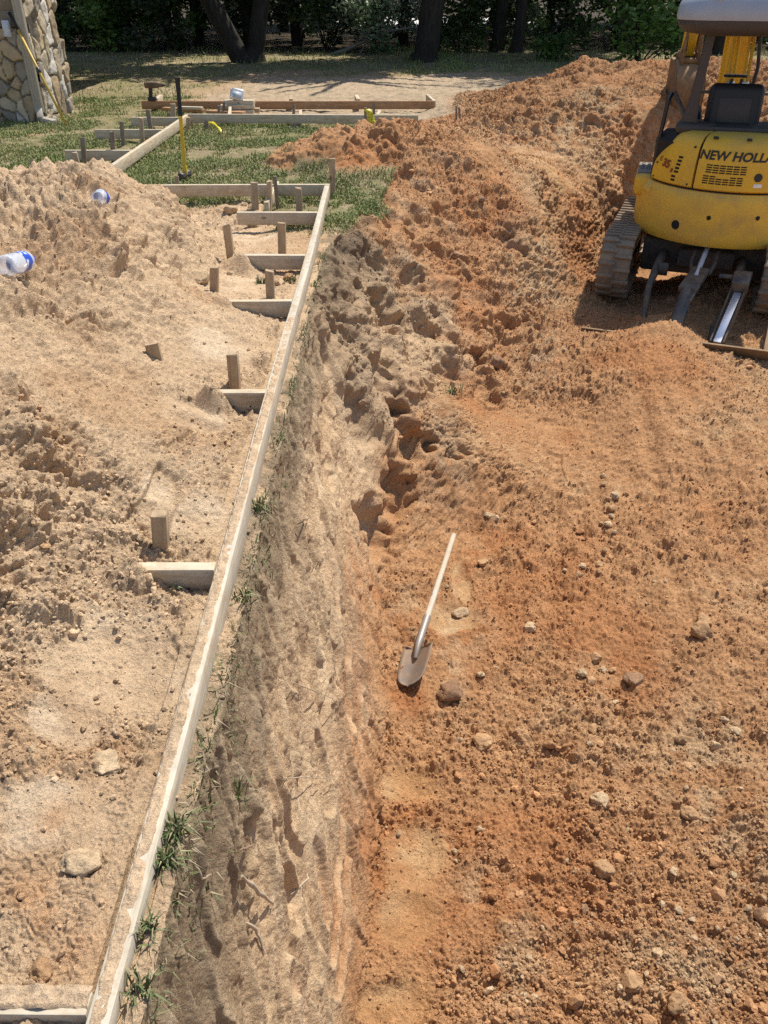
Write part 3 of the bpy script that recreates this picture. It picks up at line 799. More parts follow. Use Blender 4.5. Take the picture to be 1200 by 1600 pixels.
tag(ribbon('caution_tape', pts, .075, M['tape'], (1, .25, 0)), 'black and yellow caution tape hanging from a dark stake by the dirt pile', 'caution tape')
b0 = PY(325, 192, st2.location.y - .02)
e0 = P(346, 206, .03)
pts = [b0.lerp(e0, i / 7) + Vector((0, .01 * math.sin(i), .035 * math.sin(i / 7 * 3.1))) for i in range(8)]
tag(ribbon('caution_tape', pts, .05, M['tape'], (.3, .6, .4)), 'yellow tape end trailing onto the grass from a short stake', 'caution tape')

# stack of lumber with a white bag on it
ps = P(372, 178, .02)
for i, (dx, dy, z, L, rz, mat) in enumerate([(-.02, .0, .045, .46, .0, 'wood'), (.04, .13, .045, .46, .06, 'stake'), (.0, .02, .100, .44, .05, 'wood'), (.02, .06, .155, .40, -.08, 'wood'), (-.14, -.09, .04, .52, -.30, 'brown_wood')]):
    c = Vector((ps.x + dx, ps.y + dy, z)); h = Vector((math.cos(rz), math.sin(rz), 0)) * L / 2
    board('offcut', c - h, c + h, .12, .052, M[mat], ['bottom offcut in front of the lumber stack', 'bottom offcut at the back of the lumber stack', 'middle offcut of the lumber stack', 'top offcut of the lumber stack under the white bag', 'offcut leaning askew against the left of the lumber stack'][i], 'lumber', 'offcuts in the lumber stack')
M['bag'] = plain('white_paper', (.78, .78, .78), .55)
M['bagprint'] = plain('grey_print', (.42, .46, .50), .5)
mb = MB(); mb.box((0, 0, .07), (.17, .11, .13), (R(-20), R(14), .25), .022, 3)
for v in mb.bm.verts: v.co += Vector((random.uniform(-1, 1), random.uniform(-1, 1), random.uniform(-1, 1))) * .006
bag = mb.build('paper_bag', M['bag'], None, True, 50, loc=(ps.x, ps.y + .05, .172)); tag(bag, 'small white bag with a grey printed face on top of the lumber stack', 'bag')
mb = MB(); mb.box((.01, -.058, .072), (.11, .006, .085), (R(-20), R(14), .25)); mb.build('printed_face', M['bagprint'], bag)
# cordless drill standing on the end of the brown board
M['drill'] = plain('dark_brown_plastic', (.10, .06, .035), .5, dirt=(.3, .2, .1), dirt_amt=.4)
M['blackp'] = plain('black_plastic', (.025, .025, .027), .5)
dp = Vector((P(226, 165, .12).x, yB, .12))
mb = MB(); mb.box((0, 0, .19), (.20, .075, .075), None, .02, 3); mb.cyl((.09, 0, .19), (.14, 0, .19), .026, 12)
drill = mb.build('cordless_drill', M['drill'], None, True, 40, loc=dp); tag(drill, 'dark brown cordless drill standing on the left end of the brown board', 'drill')
mb = MB(); mb.box((-.03, 0, .10), (.05, .05, .13), (0, R(8), 0), .014, 2); mb.build('handle', M['blackp'], drill)
mb = MB(); mb.box((-.02, 0, .024), (.11, .075, .046), None, .010, 2); mb.build('battery', M['blackp'], drill)
mb = MB(); mb.tube([(.14, 0, .19), (.165, 0, .19), (.18, 0, .19)], [.020, .016, .008], 10); mb.build('chuck', M['nail'], drill)

# sledgehammer standing on its head
M['ylw_handle'] = plain('yellow_fibreglass', (.62, .40, .03), .35)
M['steel'] = plain('dark_steel', (.09, .09, .095), .5, .7, dirt=(.12, .08, .05), dirt_amt=.4)
M['blackr'] = plain('black_rubber', (.02, .02, .02), .7)
hb = P(290, 281, .0); ht = PY(277, 121, hb.y + .02)
sl_ = empty('sledgehammer', hb); tag(sl_, 'yellow handled sledgehammer standing upright on its head in the grass', 'sledgehammer')
ax = (ht - hb); hv = lambda f: ax * f
mb = MB(); mb.tube([hv(.03), hv(.55), hv(.65)], [.017, .016, .017], 12); mb.build('handle', M['ylw_handle'], sl_)
mb = MB(); mb.tube([hv(.64), hv(.80), hv(.97), hv(1.0)], [.020, .017, .021, .024], 12); mb.build('grip', M['blackr'], sl_)
mb = MB(); mb.tube([hv(.02), hv(.13), hv(.15)], [.022, .022, .017], 12); mb.build('collar', M['ylw_handle'], sl_)
mb = MB(); mb.tube([(-.02, -.085, .04), (-.018, -.075, .04), (-.012, -.03, .04), (.0, .03, .04), (.012, .075, .04), (.013, .085, .04)], [.030, .036, .032, .032, .036, .030], 8); mb.build('head', M['steel'], sl_, True, 30)

# shovel lying on the pit floor
M['handle_w'] = wood_mat('grey_handle_wood', (.52, .42, .30), (.40, .30, .19), (.50, .47, .42), .7)
M['rusty'] = plain('rusty_steel', (.16, .14, .125), .65, .2, scale=22, dirt=(.30, .205, .13), dirt_amt=.75)
M['socket'] = plain('grey_socket', (.30, .28, .26), .5, .4, dirt=(.3, .2, .12), dirt_amt=.4)
def lift(px, py, dz):
    p, n = surf(px, py); return p + Vector((0, 0, dz))
tip = lift(636, 1080, .03); shd = lift(654, 1024, .085); end = lift(706, 846, .05)
X_ = (end - shd).normalized()
side = X_.cross(Vector((0, -.25, 1))).normalized(); side = -side if side.x < 0 else side
up = side.cross(X_).normalized(); up = up if up.z > 0 else -up
BL = (shd - tip).length
bd = (tip - shd).normalized(); bup = side.cross(bd); bup = bup if bup.z > 0 else -bup
shv = empty('shovel', shd); tag(shv, 'long handled round point shovel with rusty blade lying on the pit floor', 'shovel')
rows = []
prof_w = [(0, .74), (.015, .97), (.06, 1.0), (.35, 1.0), (.6, .97), (.78, .86), (.88, .70), (.95, .48), (.985, .27), (1.0, .08)]
for f, wv in prof_w:
    r = []
    for j in range(-5, 6):
        u = j / 5
        cx = bd * (f * BL) + (side * .80 + bup * .55).normalized() * (u * wv * .092) + bup * (.035 * u * u * (1 - .5 * f) - .035 + .03 * f * f + (-.012 * math.exp(-(u * 4) ** 2) * (1 - f)))
        r.append(cx)
    rows.append(r)
mb = MB(); mb.grid(rows); blade = mb.build('blade', M['rusty'], shv, True, 60)
so = blade.modifiers.new('thick', 'SOLIDIFY'); so.thickness = .004
L = (end - shd).length
mb = MB(); mb.tube([bd * .07 + bup * -.02, Vector((0, 0, 0)), X_ * .10, X_ * (L * .22)], [.010, .018, .020, .021], 12); mb.build('socket', M['socket'], shv)
mb = MB(); mb.tube([Vector((0, 0, 0)), Vector(((L * .80), 0, 0)) * .5, Vector((L * .80, 0, 0))], [.0165, .0165, .017], 14); hd = mb.build('handle', M['handle_w'], shv)
hd.location = X_ * (L * .20); hd.rotation_mode = 'QUATERNION'; hd.rotation_quaternion = X_.to_track_quat('X', 'Z')

# plastic bottles
t = NT('clear_plastic'); t.b.inputs['Alpha'].default_value = .5
M['pet'] = t.out((.80, .85, .92), .18, 0, None, .5)
t = NT('blue_label'); n = t.noise(t.coord('Object', (1, 1, 1)), 34, 2)
M['label'] = t.out(t.ramp(n, [(.0, (.02, .06, .42)), (.56, (.03, .09, .48)), (.62, (.55, .65, .85))]), .3)
M['cap'] = plain('blue_cap', (.02, .06, .40), .35)
def bottle(a, b, rad, label, crushed=0.0, lab=True):
    a, b = Vector(a), Vector(b); L = (b - a).length
    root = empty('plastic_bottle', a); root.rotation_mode = 'QUATERNION'; root.rotation_quaternion = (b - a).to_track_quat('Z', 'Y')
    tag(root, label, 'bottle')
    pr = [(.0, .5), (.01, .85), (.04, 1), (.12, .96), (.16, 1), (.24, .96), (.28, 1), (.36, .97), (.4, .98), (.66, .98), (.70, 1), (.80, .85), (.88, .52), (.92, .36), (.945, .34)]
    def ring(f, k, n=20):
        out = []
        for i in range(n):
            an = 2 * math.pi * i / n
            kk = k * rad * (1 - crushed * (.35 + .35 * math.sin(f * 11)) * abs(math.sin(an * .5 + 1.0)) ** 3)
            out.append((math.cos(an) * kk, math.sin(an) * kk, f * L))
        return out
    mb = MB(); mb.grid([ring(f, k) for f, k in pr], True); mb.build('body', M['pet'], root, True, 60)
    if lab:
        mb = MB(); mb.grid([ring(f, k * 1.015) for f, k in ((.41, .98), (.5, .98), (.58, .98), (.655, .98))], True); mb.build('paper_label', M['label'], root, True, 60)
    mb = MB(); mb.tube([(0, 0, .925 * L), (0, 0, 1.0 * L)], rad * .43, 16); mb.build('cap', M['cap'], root, True, 40)
    return root
p1, n1 = surf(-22, 446); p2, n2 = surf(56, 424)
p1 = p1 + Vector((0, 0, .05)); p2 = p2 + Vector((0, -.01, .05))
dd = (p2 - p1).normalized(); bottle(p2 - dd * .27, p2, .041, 'clear bottle with a blue label and cap lying at the left edge of the mound')
q1, _ = surf(149, 320); q2, _ = surf(172, 318)
q1 = q1 + Vector((-.0, 0, .045)); q2 = q2 + Vector((.0, -.03, .03))
dd = (q2 - q1).normalized(); bottle(q2 - dd * .115, q2, .037, 'crushed clear bottle with blue cap high on the sand mound', .75, True)
# ------------------------------------------------------------------ mini excavator
def paint(name, col, rough=.4, dirt=(.33, .21, .10), amt=.35, scale=5, dustk=1.0):
    t = NT(name); v = t.coord('Object')
    d = t.noise(v, scale, 8, .72); f = t.noise(v, 60, 4, .7)
    geo = t.n.new('ShaderNodeNewGeometry'); sx = t.n.new('ShaderNodeSeparateXYZ'); t.link(geo.outputs['Normal'], sx.inputs[0])
    c = t.mix(1.0, col, t.ramp(f, [(.3, (.93,) * 3), (.7, (1.05,) * 3)]), 'MULTIPLY')
    m = t.ramp(d, [(.44, (0, 0, 0)), (.74, (amt,) * 3)])
    up = t.ramp(sx.outputs[2], [(.25, (.15,) * 3), (.95, (1,) * 3)])
    c = t.mix(m, c, dirt)
    dust = t.mix(1.0, up, t.ramp(d, [(.3, (.08,) * 3), (.65, (.42 * dustk,) * 3)]), 'MULTIPLY')
    c = t.mix(dust, c, (.46, .34, .20))
    sc_ = t.noise(v, 22, 9, .78); lo = t.noise(v, 2.2, 3, .6)
    c = t.mix(t.mix(1.0, t.ramp(sc_, [(.60, (0, 0, 0)), (.68, (.75,) * 3)]), t.ramp(lo, [(.42, (0, 0, 0)), (.62, (1,) * 3)]), 'MULTIPLY'), c, tuple(x * .32 for x in dirt))
    r = t.ramp(d, [(.3, (rough,) * 3), (.75, (min(1, rough + .4),) * 3)])
    return t.out(c, r, 0, t.bump(f, .08, .002), .45)
M['yellow'] = paint('yellow_paint', (.78, .45, .012), .38, amt=.4)
M['yellow2'] = paint('counterweight_yellow', (.76, .46, .045), .5, amt=.55)
M['dirtyiron'] = paint('dirty_iron', (.04, .036, .033), .65, (.20, .11, .05), .7, 9, .35)
M['muddy'] = paint('muddy_steel', (.16, .09, .04), .75, (.30, .165, .07), .95, 9)
M['rustpaint'] = paint('worn_yellow', (.50, .28, .03), .6, (.22, .12, .05), .95, 9)
M['rubber'] = paint('track_rubber', (.17, .135, .10), .85, (.33, .235, .15), .95, 7)
M['greyroof'] = plain('grey_blue_roof', (.34, .375, .43), .42, var=.06, scale=6, dirt=(.42, .40, .36), dirt_amt=.2)
M['darkp'] = plain('dark_grey_plastic', (.055, .046, .042), .55, var=.1)
M['vinyl'] = plain('black_vinyl', (.022, .020, .020), .5, bumpd=.002, scale=90)
M['vent'] = plain('vent_black', (.012, .010, .008), .7)
M['decal'] = plain('decal_black', (.015, .014, .014), .35)
M['decalred'] = plain('decal_dark_red', (.20, .035, .02), .4)
M['chrome'] = plain('chrome', (.75, .78, .82), .12, 1.0, var=.03)
M['worn'] = plain('polished_steel', (.72, .74, .78), .30, .75, var=.06)
M['grime'] = plain('grey_casting', (.055, .058, .06), .5, .3, dirt=(.28, .2, .12), dirt_amt=.4)
M['galv'] = plain('silver_fitting', (.55, .55, .55), .3, .8)
M['hose'] = plain('hose_rubber', (.03, .03, .03), .6, dirt=(.2, .14, .08), dirt_amt=.3)
M['tread'] = plain('tread_plate', (.13, .135, .14), .55, .2, dirt=(.4, .32, .22), dirt_amt=.5)

EX = empty('mini_excavator', (3.17, 8.08, -1.0))
tag(EX, 'yellow mini excavator with grey canopy parked in the excavation, rear towards the camera', 'excavator')
YU, YB, YBM = R(-21), R(-17.5), R(12)
MU, MUP = Matrix.Rotation(YU, 4, 'Z'), Matrix.Translation((.055, -.015, 0)) @ Matrix.Rotation(YB, 4, 'Z')
def under(): m = MB(); m.M = MU; return m
def upper(): m = MB(); m.M = MUP; return m

# rubber tracks with lugs
def track(cx):
    Lh, r, w = .80, .25, .275
    path = []
    n_s, n_a = 22, 14
    for i in range(n_s): path.append((-Lh + 2 * Lh * i / n_s, 0.0, 0, -1))
    for i in range(n_a): a = -math.pi / 2 + math.pi * i / n_a; path.append((Lh + r * math.cos(a), r + r * math.sin(a), math.cos(a), math.sin(a)))
    for i in range(n_s): path.append((Lh - 2 * Lh * i / n_s, 2 * r - .02 * math.sin(math.pi * i / n_s), 0, 1))
    for i in range(n_a): a = math.pi / 2 + math.pi * i / n_a; path.append((-Lh + r * math.cos(a), r + r * math.sin(a), math.cos(a), math.sin(a)))
    m = under(); N_ = len(path); th = .028
    rows = []
    for (y, z, ny, nz) in path + path[:1]:
        prof_ = [(-w / 2, 0), (-w / 2 + .012, .012), (0, .014), (w / 2 - .012, .012), (w / 2, 0), (w / 2, -th), (-w / 2, -th)]
        rows.append([(cx + px, y + ny * (d), z + nz * (d) + .028) for px, d in prof_])
    m.grid(rows, True)
    # lugs, alternating left and right halves
    tot = [0.0]
    for a, b in zip(path, path[1:] + path[:1]): tot.append(tot[-1] + math.hypot(a[0] - b[0], a[1] - b[1]))
    pitch = tot[-1] / 46
    for k in range(46):
        s_ = (k + .5) * pitch
        i = max(j for j in range(N_) if tot[j] <= s_); f = (s_ - tot[i]) / max(1e-6, tot[i + 1] - tot[i])
        a, b = path[i], path[(i + 1) % N_]
        y, z = a[0] + (b[0] - a[0]) * f, a[1] + (b[1] - a[1]) * f
        ny, nz = a[2] + (b[2] - a[2]) * f, a[3] + (b[3] - a[3]) * f; l = math.hypot(ny, nz); ny /= l; nz /= l
        ang = math.atan2(nz, ny)
        for sgn, off in ((-1, 0), (1, pitch * .5)):
            tx, tz = -nz, ny
            c = Vector((cx + sgn * .068, y + ny * .018 + tx * off, z + nz * .018 + tz * off + .028))
            m.box(c, (.155, .034, .034), Matrix.Rotation(ang, 3, 'X') @ Matrix.Rotation(0, 3, 'Y'), .007, 1)
    t_ = m.build('track', M['rubber'], EX, True, 40)
    # frame, rollers, sprocket and idler
    m = under(); m.box((cx, 0, .27), (.16, 1.45, .20), None, .02)
    m.build('track_frame', M['dirtyiron'], t_)
    for yy, rr, nm in ((.80, .205, 'sprocket'), (-.80, .205, 'idler')):
        m = under(); m.cyl((cx - .09, yy, .278), (cx + .09, yy, .278), rr, 24); m.cyl((cx - .13, yy, .278), (cx + .13, yy, .278), .10, 16); m.build(nm, M['dirtyiron'], t_)
    for k in range(4):
        m = under(); yy = -.5 + k * .33; m.cyl((cx - .10, yy, .115), (cx + .10, yy, .115), .075, 16); m.build('roller', M['dirtyiron'], t_)
    return t_
track(-.765); track(.62)
m = under(); m.box((0, .12, .31), (1.16, 1.15, .30), None, .03); m.box((0, -.35, .34), (.5, .5, .16), None, .03); m.build('undercarriage', M['dirtyiron'], EX)  # main box enlarged to keep sunlight off the ground beneath
m = under(); m.cyl((0, 0, .44), (0, 0, .56), .42, 40); m.build('slew_ring', M['dirtyiron'], EX)
# dozer blade with its arms and cylinder (towards the camera)
m = under()
dB = -.27
bp = [(-2.02, -.02), (-1.965, .08), (-1.945, .18), (-1.96, .27), (-2.02, .36), (-2.04, .355), (-1.985, .265), (-1.97, .18), (-1.99, .085), (-2.045, -.015)]
bp = [(a, b + dB) for a, b in bp]
m.prism(bp, 0, -.86, .86, .003)
blade_ = m.build('dozer_blade', M['muddy'], EX, True, 30)
for x0, x1, nm in ((-.40, -.40, 0), (.30, .16, 1)):
    m = under()
    m.tube([(x0 + .03, -.30, .34), (x0, -.85, .32), (x0 - .02, -1.30, .26), (x1, -1.65, .10), (x1, -1.97, .0)], [.046, .040, .028, .024, .022], 8)
    arm_ = m.build('blade_arm', M['dirtyiron'], EX, True, 50)
    m = under(); m.cyl((x0 + .02, -.95, .325), (x0 + .10, -.95, .325), .055, 14); m.build('pivot', M['dirtyiron'], arm_)
m = under(); m.bar((-.02, -1.12, .40), (-.10, -1.55, .34), .15, .05, .008); m.build('cylinder_bracket', M['grime'], EX)
m = under(); m.cyl((-.09, -1.5, .33), (-.14, -1.90, .10), .058, 18); m.tube([(-.13, -1.82, .145), (-.15, -1.98, .03)], [.066, .07], 14); m.cyl((-.02, -1.55, .38), (-.06, -1.80, .33), .012, 8)
m.build('blade_cylinder', M['grime'], EX)
m = under(); m.cyl((0.0, -.55, .47), (-.055, -1.3, .385), .022, 14); m.build('cylinder_rod', plain('bright_rod', (.62, .66, .72), .35, .35, var=.03), EX)
m = under(); m.tube([(-.10, -.75, .46), (-.12, -1.0, .43), (-.10, -1.2, .40)], .014, 8); m.tube([(.09, -.7, .46), (.08, -1.0, .43), (.05, -1.22, .40)], .014, 8); m.build('hydraulic_hose', M['hose'], EX)
m = under(); m.bar((.31, -1.20, .40), (.30, -1.42, .36), .14, .11, .02); m.cyl((.13, -1.25, .40), (.30, -1.25, .40), .02, 10); m.build('bracket', M['grime'], EX)
m = under(); m.bar((.245, -1.36, .33), (.155, -1.97, .06), .012, .08, .003); m.bar((.355, -1.36, .33), (.255, -1.97, .06), .012, .08, .003); ca = m.build('channel_arm', M['dirtyiron'], EX)
m = under(); m.bar((.298, -1.42, .325), (.205, -1.95, .075), .06, .012, .002); m.build('polished_plate', M['worn'], ca)
# a second, buried arm end at the right
m = under(); m.bar((.62, -1.25, .2), (.58, -1.96, .0), .05, .07, .01); m.build('blade_arm', M['muddy'], EX)

# --- upper structure; polar builder about the slew centre, 0 = straight back
def pol(r, phi, z): a = R(phi); return (r * math.sin(a), -r * math.cos(a), z)
def sweep(m, prof, p0, p1, n, ztop=None):
    rows = []
    for i in range(n + 1):
        ph = p0 + (p1 - p0) * i / n
        rows.append([pol(r, ph, z) for r, z in (prof(ph) if callable(prof) else prof)])
    vr = m.grid(rows, True)
    m.bm.faces.new(vr[0]); m.bm.faces.new(vr[-1][::-1])
RC = .805
cwp = [(.50, .50), (.72, .49), (.775, .505), (.797, .54), (RC, .60), (RC, .82), (.80, .89), (.785, .93), (.765, .955), (.50, .96)]
m = upper(); sweep(m, cwp, -100, 100, 60); cw_ = m.build('counterweight', M['yellow2'], EX, True, 40)
for ph, z, r in ((-31, .66, .040), (31, .66, .040), (-11, .76, .019), (17.5, .78, .019)):
    m = upper(); a = Vector(pol(RC - .02, ph, z)); b = Vector(pol(RC + .0015, ph, z)); m.cyl(a, b, r, 24)
    # rim ring set proud, black disc inside painted as the hole's shade
    m.build('tie_hole', M['vent'], cw_, True, 30)
    m = upper()
    n_ = (b - a).normalized(); u = n_.orthogonal().normalized(); w_ = n_.cross(u)
    rows = [[b + n_ * dz + (u * math.cos(t) + w_ * math.sin(t)) * rr for t in [2 * math.pi * k / 24 for k in range(24)]] for rr, dz in ((r * 1.0, .001), (r * 1.02, .003), (r * 1.12, .002), (r * 1.16, -.003))]
    m.grid(rows, True); m.build('rim', M['yellow2'], cw_, True, 60)
# a scooped shoulder on the left
m = upper(); sweep(m, [(RC - .02, .865), (RC + .012, .87), (RC + .006, .90), (RC - .03, .945), (RC - .06, .95)], -86, -58, 14)
m.build('shoulder', M['yellow2'], cw_, True, 50)
# dark core behind the panels, coloured as the shade in their gaps
m = upper(); sweep(m, [(.30, .62), (.735, .62), (.735, 1.30), (.66, 1.375), (.30, 1.385)], -74, 95, 40); m.build('engine_bay', M['vent'], EX)
def hoodp(ph):
    return [(.60, .975), (.755, .972), (.772, .985), (.773, 1.05), (.768, 1.16), (.752, 1.27), (.726, 1.335), (.685, 1.378), (.62, 1.402), (.45, 1.41), (.44, 1.39), (.60, 1.36)]
m = upper(); sweep(m, hoodp, -25.2, 46, 30); hood = m.build('engine_hood', M['yellow'], EX, True, 50)
def sidep(ph):
    t_ = np.clip((-48 - ph) / 24, 0, 1); zt = 1.41 - .30 * t_ ** 1.2; k = (zt - .985) / (1.41 - .985)
    return [(r - .004, .985 + (z - .985) * k if z > .985 else z) for r, z in hoodp(0)]
m = upper(); sweep(m, sidep, -65, -27.0, 24); sidepan = m.build('side_panel', M['yellow'], EX, True, 50)
m = upper(); sweep(m, hoodp, 47.5, 92, 20); m.build('side_panel', M['yellow'], EX, True, 50)
# vents: slots laid on the curved panels
def slot(m, ph, z, wid, hgt, r=.772, skew=0):
    dph = math.degrees(wid / 2 / r)
    vr = []
    for i in range(3):
        p = ph - dph + dph * i
        vr.append([pol(r - .01, p, z - hgt / 2), pol(r + .0022, p, z - hgt / 2), pol(r + .0022 - .004 * 0, p + skew, z + hgt / 2), pol(r - .012, p + skew, z + hgt / 2)])
    g = m.grid(vr, True); m.bm.faces.new(g[0]); m.bm.faces.new(g[-1][::-1])
def rad_at(z): 
    pr = hoodp(0); return float(np.interp(z, [.985, 1.05, 1.16, 1.27], [.772, .773, .768, .752]))
m = upper()
for row, (zc_, ns) in enumerate(((1.150, 4), (1.062, 4))):
    for cx_ in range(6):
        for k in range(ns):
            if row == 1 and cx_ in (2, 3) and k == 3: continue
            z = zc_ + (k - 1.5) * .0185
            slot(m, -17.5 + cx_ * 4.15 + (row == 1) * -1.0, z, .047, .0095, rad_at(z) + .0006)
m.build('air_grille', M['vent'], hood, False)
m = upper()
for k in range(5): z = 1.205 - k * .030; slot(m, -38.5 - k * .35, z, .044, .017, rad_at(z) - .0035)
m.build('air_grille', M['vent'], sidepan, False)
m = upper()
for k in range(2): z = 1.045 - k * .030; slot(m, -41.5, z, .044, .017, rad_at(z) - .0035)
m.build('air_grille', M['vent'], sidepan, False)
m = upper(); a = Vector(pol(.765, 13, 1.10)); b = Vector(pol(.776, 13, 1.10)); m.cyl(a, b, .034, 20); m.build('hood_lock', M['blackp'], hood)
m = upper(); slot(m, 13.6, 1.035, .07, .028, .7725); m.build('maker_plate', M['bag'], hood, False)
def text_on(txt, ph_mid, z0, size, mat, parent, shear=.18, name='lettering', squash=1.0, slope=0.0):
    cu = bpy.data.curves.new('lettering', 'FONT'); cu.body = txt; cu.size = size; cu.shear = shear; cu.offset = size * .036
    cu.align_x = 'CENTER'; cu.extrude = 0; cu.resolution_u = 3
    tmp = bpy.data.objects.new('lettering', cu); COL.objects.link(tmp)
    dg = bpy.context.evaluated_depsgraph_get(); me = bpy.data.meshes.new_from_object(tmp.evaluated_get(dg))
    bpy.data.objects.remove(tmp); 
    b = bmesh.new(); b.from_mesh(me)
    bmesh.ops.triangulate(b, faces=b.faces)
    bmesh.ops.subdivide_edges(b, edges=[e for e in b.edges if e.calc_length() > size * .3], cuts=1)
    for v in b.verts:
        x = v.co.x * squash; z = z0 + v.co.y + x * slope; r = rad_at(z) + .0026
        v.co = MUP @ Vector(pol(r, ph_mid + math.degrees(x / r), z))
    bmesh.ops.recalc_face_normals(b, faces=b.faces[:])
    b.to_mesh(me); b.free()
    o = bpy.data.objects.new(name, me); COL.objects.link(o); me.materials.clear(); me.materials.append(mat); o.parent = parent
    return o
text_on('NEW HOLLAND', 3.3, 1.222, .098, M['decal'], hood, .18, squash=1.06)
text_on('35', -50.0, 1.105, .092, M['decalred'], sidepan, .25, squash=1.05, slope=-.12)
text_on('E', -56.2, 1.145, .055, M['decalred'], sidepan, .25, slope=-.12)
text_on('B', -43.9, 1.075, .045, M['decalred'], sidepan, .25, slope=-.12)

for ph in (-20, 2):
    m = upper(); a = Vector(pol(.70, ph, 1.383)); b = Vector(pol(.70, ph + 3.2, 1.383)); m.tube([a, b], .011, 8); m.build('hinge', M['blackp'], hood)
for ph, z in ((-62, 1.00), (-30, 1.00), (-30, 1.30), (-60, 1.12)):
    m = upper(); m.cyl(pol(rad_at(z) - .012, ph, z), pol(rad_at(z) + .002, ph, z), .009, 6); m.build('bolt', M['blackp'], sidepan)
# deck, step, floor
m = upper(); m.box((0, .35, .72), (1.3, 1.1, .34), None, .05, 3); m.build('deck', M['yellow'], EX)
m = upper(); m.box((-.72, .05, .89), (.24, .66, .19), None, .05, 3); fen = m.build('fender', M['yellow'], EX)
m = upper(); m.box((-.735, .05, .992), (.19, .48, .022), None, .008)
for i in range(6):
    for j in range(3): m.box((-.79 + j * .055, -.12 + i * .07, 1.005), (.034, .012, .008), (0, 0, .6 if (i + j) % 2 else -.6))
m.build('step_pad', M['tread'], fen)
m = upper(); m.box((0, .35, .915), (1.16, .95, .04), None, .01); m.build('floor_mat', M['blackp'], EX)
m = upper(); m.box((0.02, -.20, 1.41), (1.10, .34, .07), None, .02); m.box((0.05, -.40, 1.42), (.75, .14, .045), None, .015); m.build('seat_base', M['greyroof'] if False else M['darkp'], EX)
# seat
m = upper(); m.box((-.10, .10, 1.30), (.46, .46, .16), None, .05, 3); m.build('seat_cushion', M['vinyl'], EX)
seat_rot = R(-8)
m = upper(); m.box((-.10, -.165, 1.55), (.46, .13, .40), (seat_rot, 0, 0), .064, 5); back = m.build('seat_back', M['vinyl'], EX, True, 60)
m = upper(); m.box((-.10, -.230, 1.545), (.27, .02, .20), (seat_rot, 0, 0), .009, 2); m.build('back_panel', M['darkp'], back)
# ROPS: two posts with flared feet, canopy
for sg in (-1, 1):
    m = upper()
    pts = [(sg * .45, -.34, 1.40), (sg * .455, -.36, 1.50), (sg * .445, -.37, 1.64), (sg * .43, -.38, 1.85), (sg * .41, -.38, 2.18)]
    wd_ = [(.17, .12), (.12, .11), (.085, .095), (.078, .09), (.075, .085)]
    rows = []
    for p, (a_, b_) in zip(pts, wd_):
        rows.append([(p[0] + a_ / 2 * x, p[1] + b_ / 2 * y, p[2]) for x, y in ((-1, -.8), (-.8, -1), (.8, -1), (1, -.8), (1, .8), (.8, 1), (-.8, 1), (-1, .8))])
    vr = m.grid(rows, True); m.bm.faces.new(vr[0]); m.bm.faces.new(vr[-1])
    m.box((sg * .39, -.37, 1.415), (.34, .17, .09), None, .04, 3)
    m.build('canopy_post', M['darkp'], EX, True, 45)
def rrect(hw, y0, y1, rad, bow=0.0, n=8):
    out = []
    for cx_, cy_, a0 in ((hw - rad, y1 - rad, 0), (-hw + rad, y1 - rad, 90), (-hw + rad, y0 + rad, 180), (hw - rad, y0 + rad, 270)):
        for k in range(n + 1):
            a = R(a0 + 90 * k / n); out.append((cx_ + rad * math.cos(a), cy_ + rad * math.sin(a)))
    return [(x, y - bow * (1 - (x / hw) ** 2) * (1 if y < 0 else 0)) for x, y in out]
m = upper(); rows = []
for hw, y0, y1, z, bw in ((.655, -.58, .82, 2.225, .07), (.70, -.62, .86, 2.23, .07), (.71, -.63, .87, 2.26, .07), (.70, -.62, .86, 2.33, .07), (.665, -.585, .82, 2.40, .07), (.63, -.55, .785, 2.428, .06), (.54, -.50, .74, 2.42, .05), (.25, -.3, .5, 2.43, .0)):
    rows.append([(x, y, z) for x, y in rrect(hw, y0, y1, min(.24, hw * .9), bw)])
vr = m.grid(rows, True); m.bm.faces.new(vr[0][::-1]); m.bm.faces.new(vr[-1]); can = m.build('canopy_roof', M['greyroof'], EX, True, 50)
m = upper(); rows = []
for hw, y0, y1, z in ((.52, -.50, .70, 2.12), (.635, -.58, .79, 2.14), (.69, -.612, .845, 2.19), (.69, -.612, .845, 2.228)):
    rows.append([(x, y, z) for x, y in rrect(hw, y0, y1, .24, .07)])
vr = m.grid(rows, True); m.bm.faces.new(vr[0][::-1]); m.bm.faces.new(vr[-1]); m.build('canopy_shade_skirt', M['darkp'], can, True, 50)  # lower skirt coloured dark for the shade below the roof edge
m = upper(); m.box((-.40, -.60, 2.375), (.035, .10, .14), (R(25), 0, 0), .012, 2); m.build('roof_rib', M['greyroof'], can)
# handrail, levers, console
m = upper(); m.tube([(-.685, -.26, .97), (-.68, -.26, 1.30), (-.66, -.24, 1.60), (-.64, -.14, 1.65)], .018, 10); m.build('handrail', M['decal'], EX)
m = upper(); m.tube([(-.62, -.12, 1.66), (-.52, -.22, 1.52), (-.47, -.30, 1.43)], .022, 10); m.build('lever_lock', M['grime'], EX)
m = upper(); m.box((-.42, .22, 1.36), (.16, .50, .30), None, .05, 2); m.tube([(-.44, .35, 1.5), (-.45, .36, 1.62)], [.035, .02], 10); m.build('left_console', M['blackp'], EX)
m = upper(); m.box((.42, .18, 1.36), (.16, .50, .26), None, .05, 2); m.build('right_console', M['blackp'], EX)
m = upper(); m.tube([(.37, .0, 1.44), (.34, .02, 1.52), (.36, .04, 1.58)], [.07, .05, .03], 10); m.tube([(.33, -.1, 1.44), (.30, -.06, 1.50), (.35, -.02, 1.54)], [.035, .03, .025], 10); m.build('control_valve', M['galv'], EX)
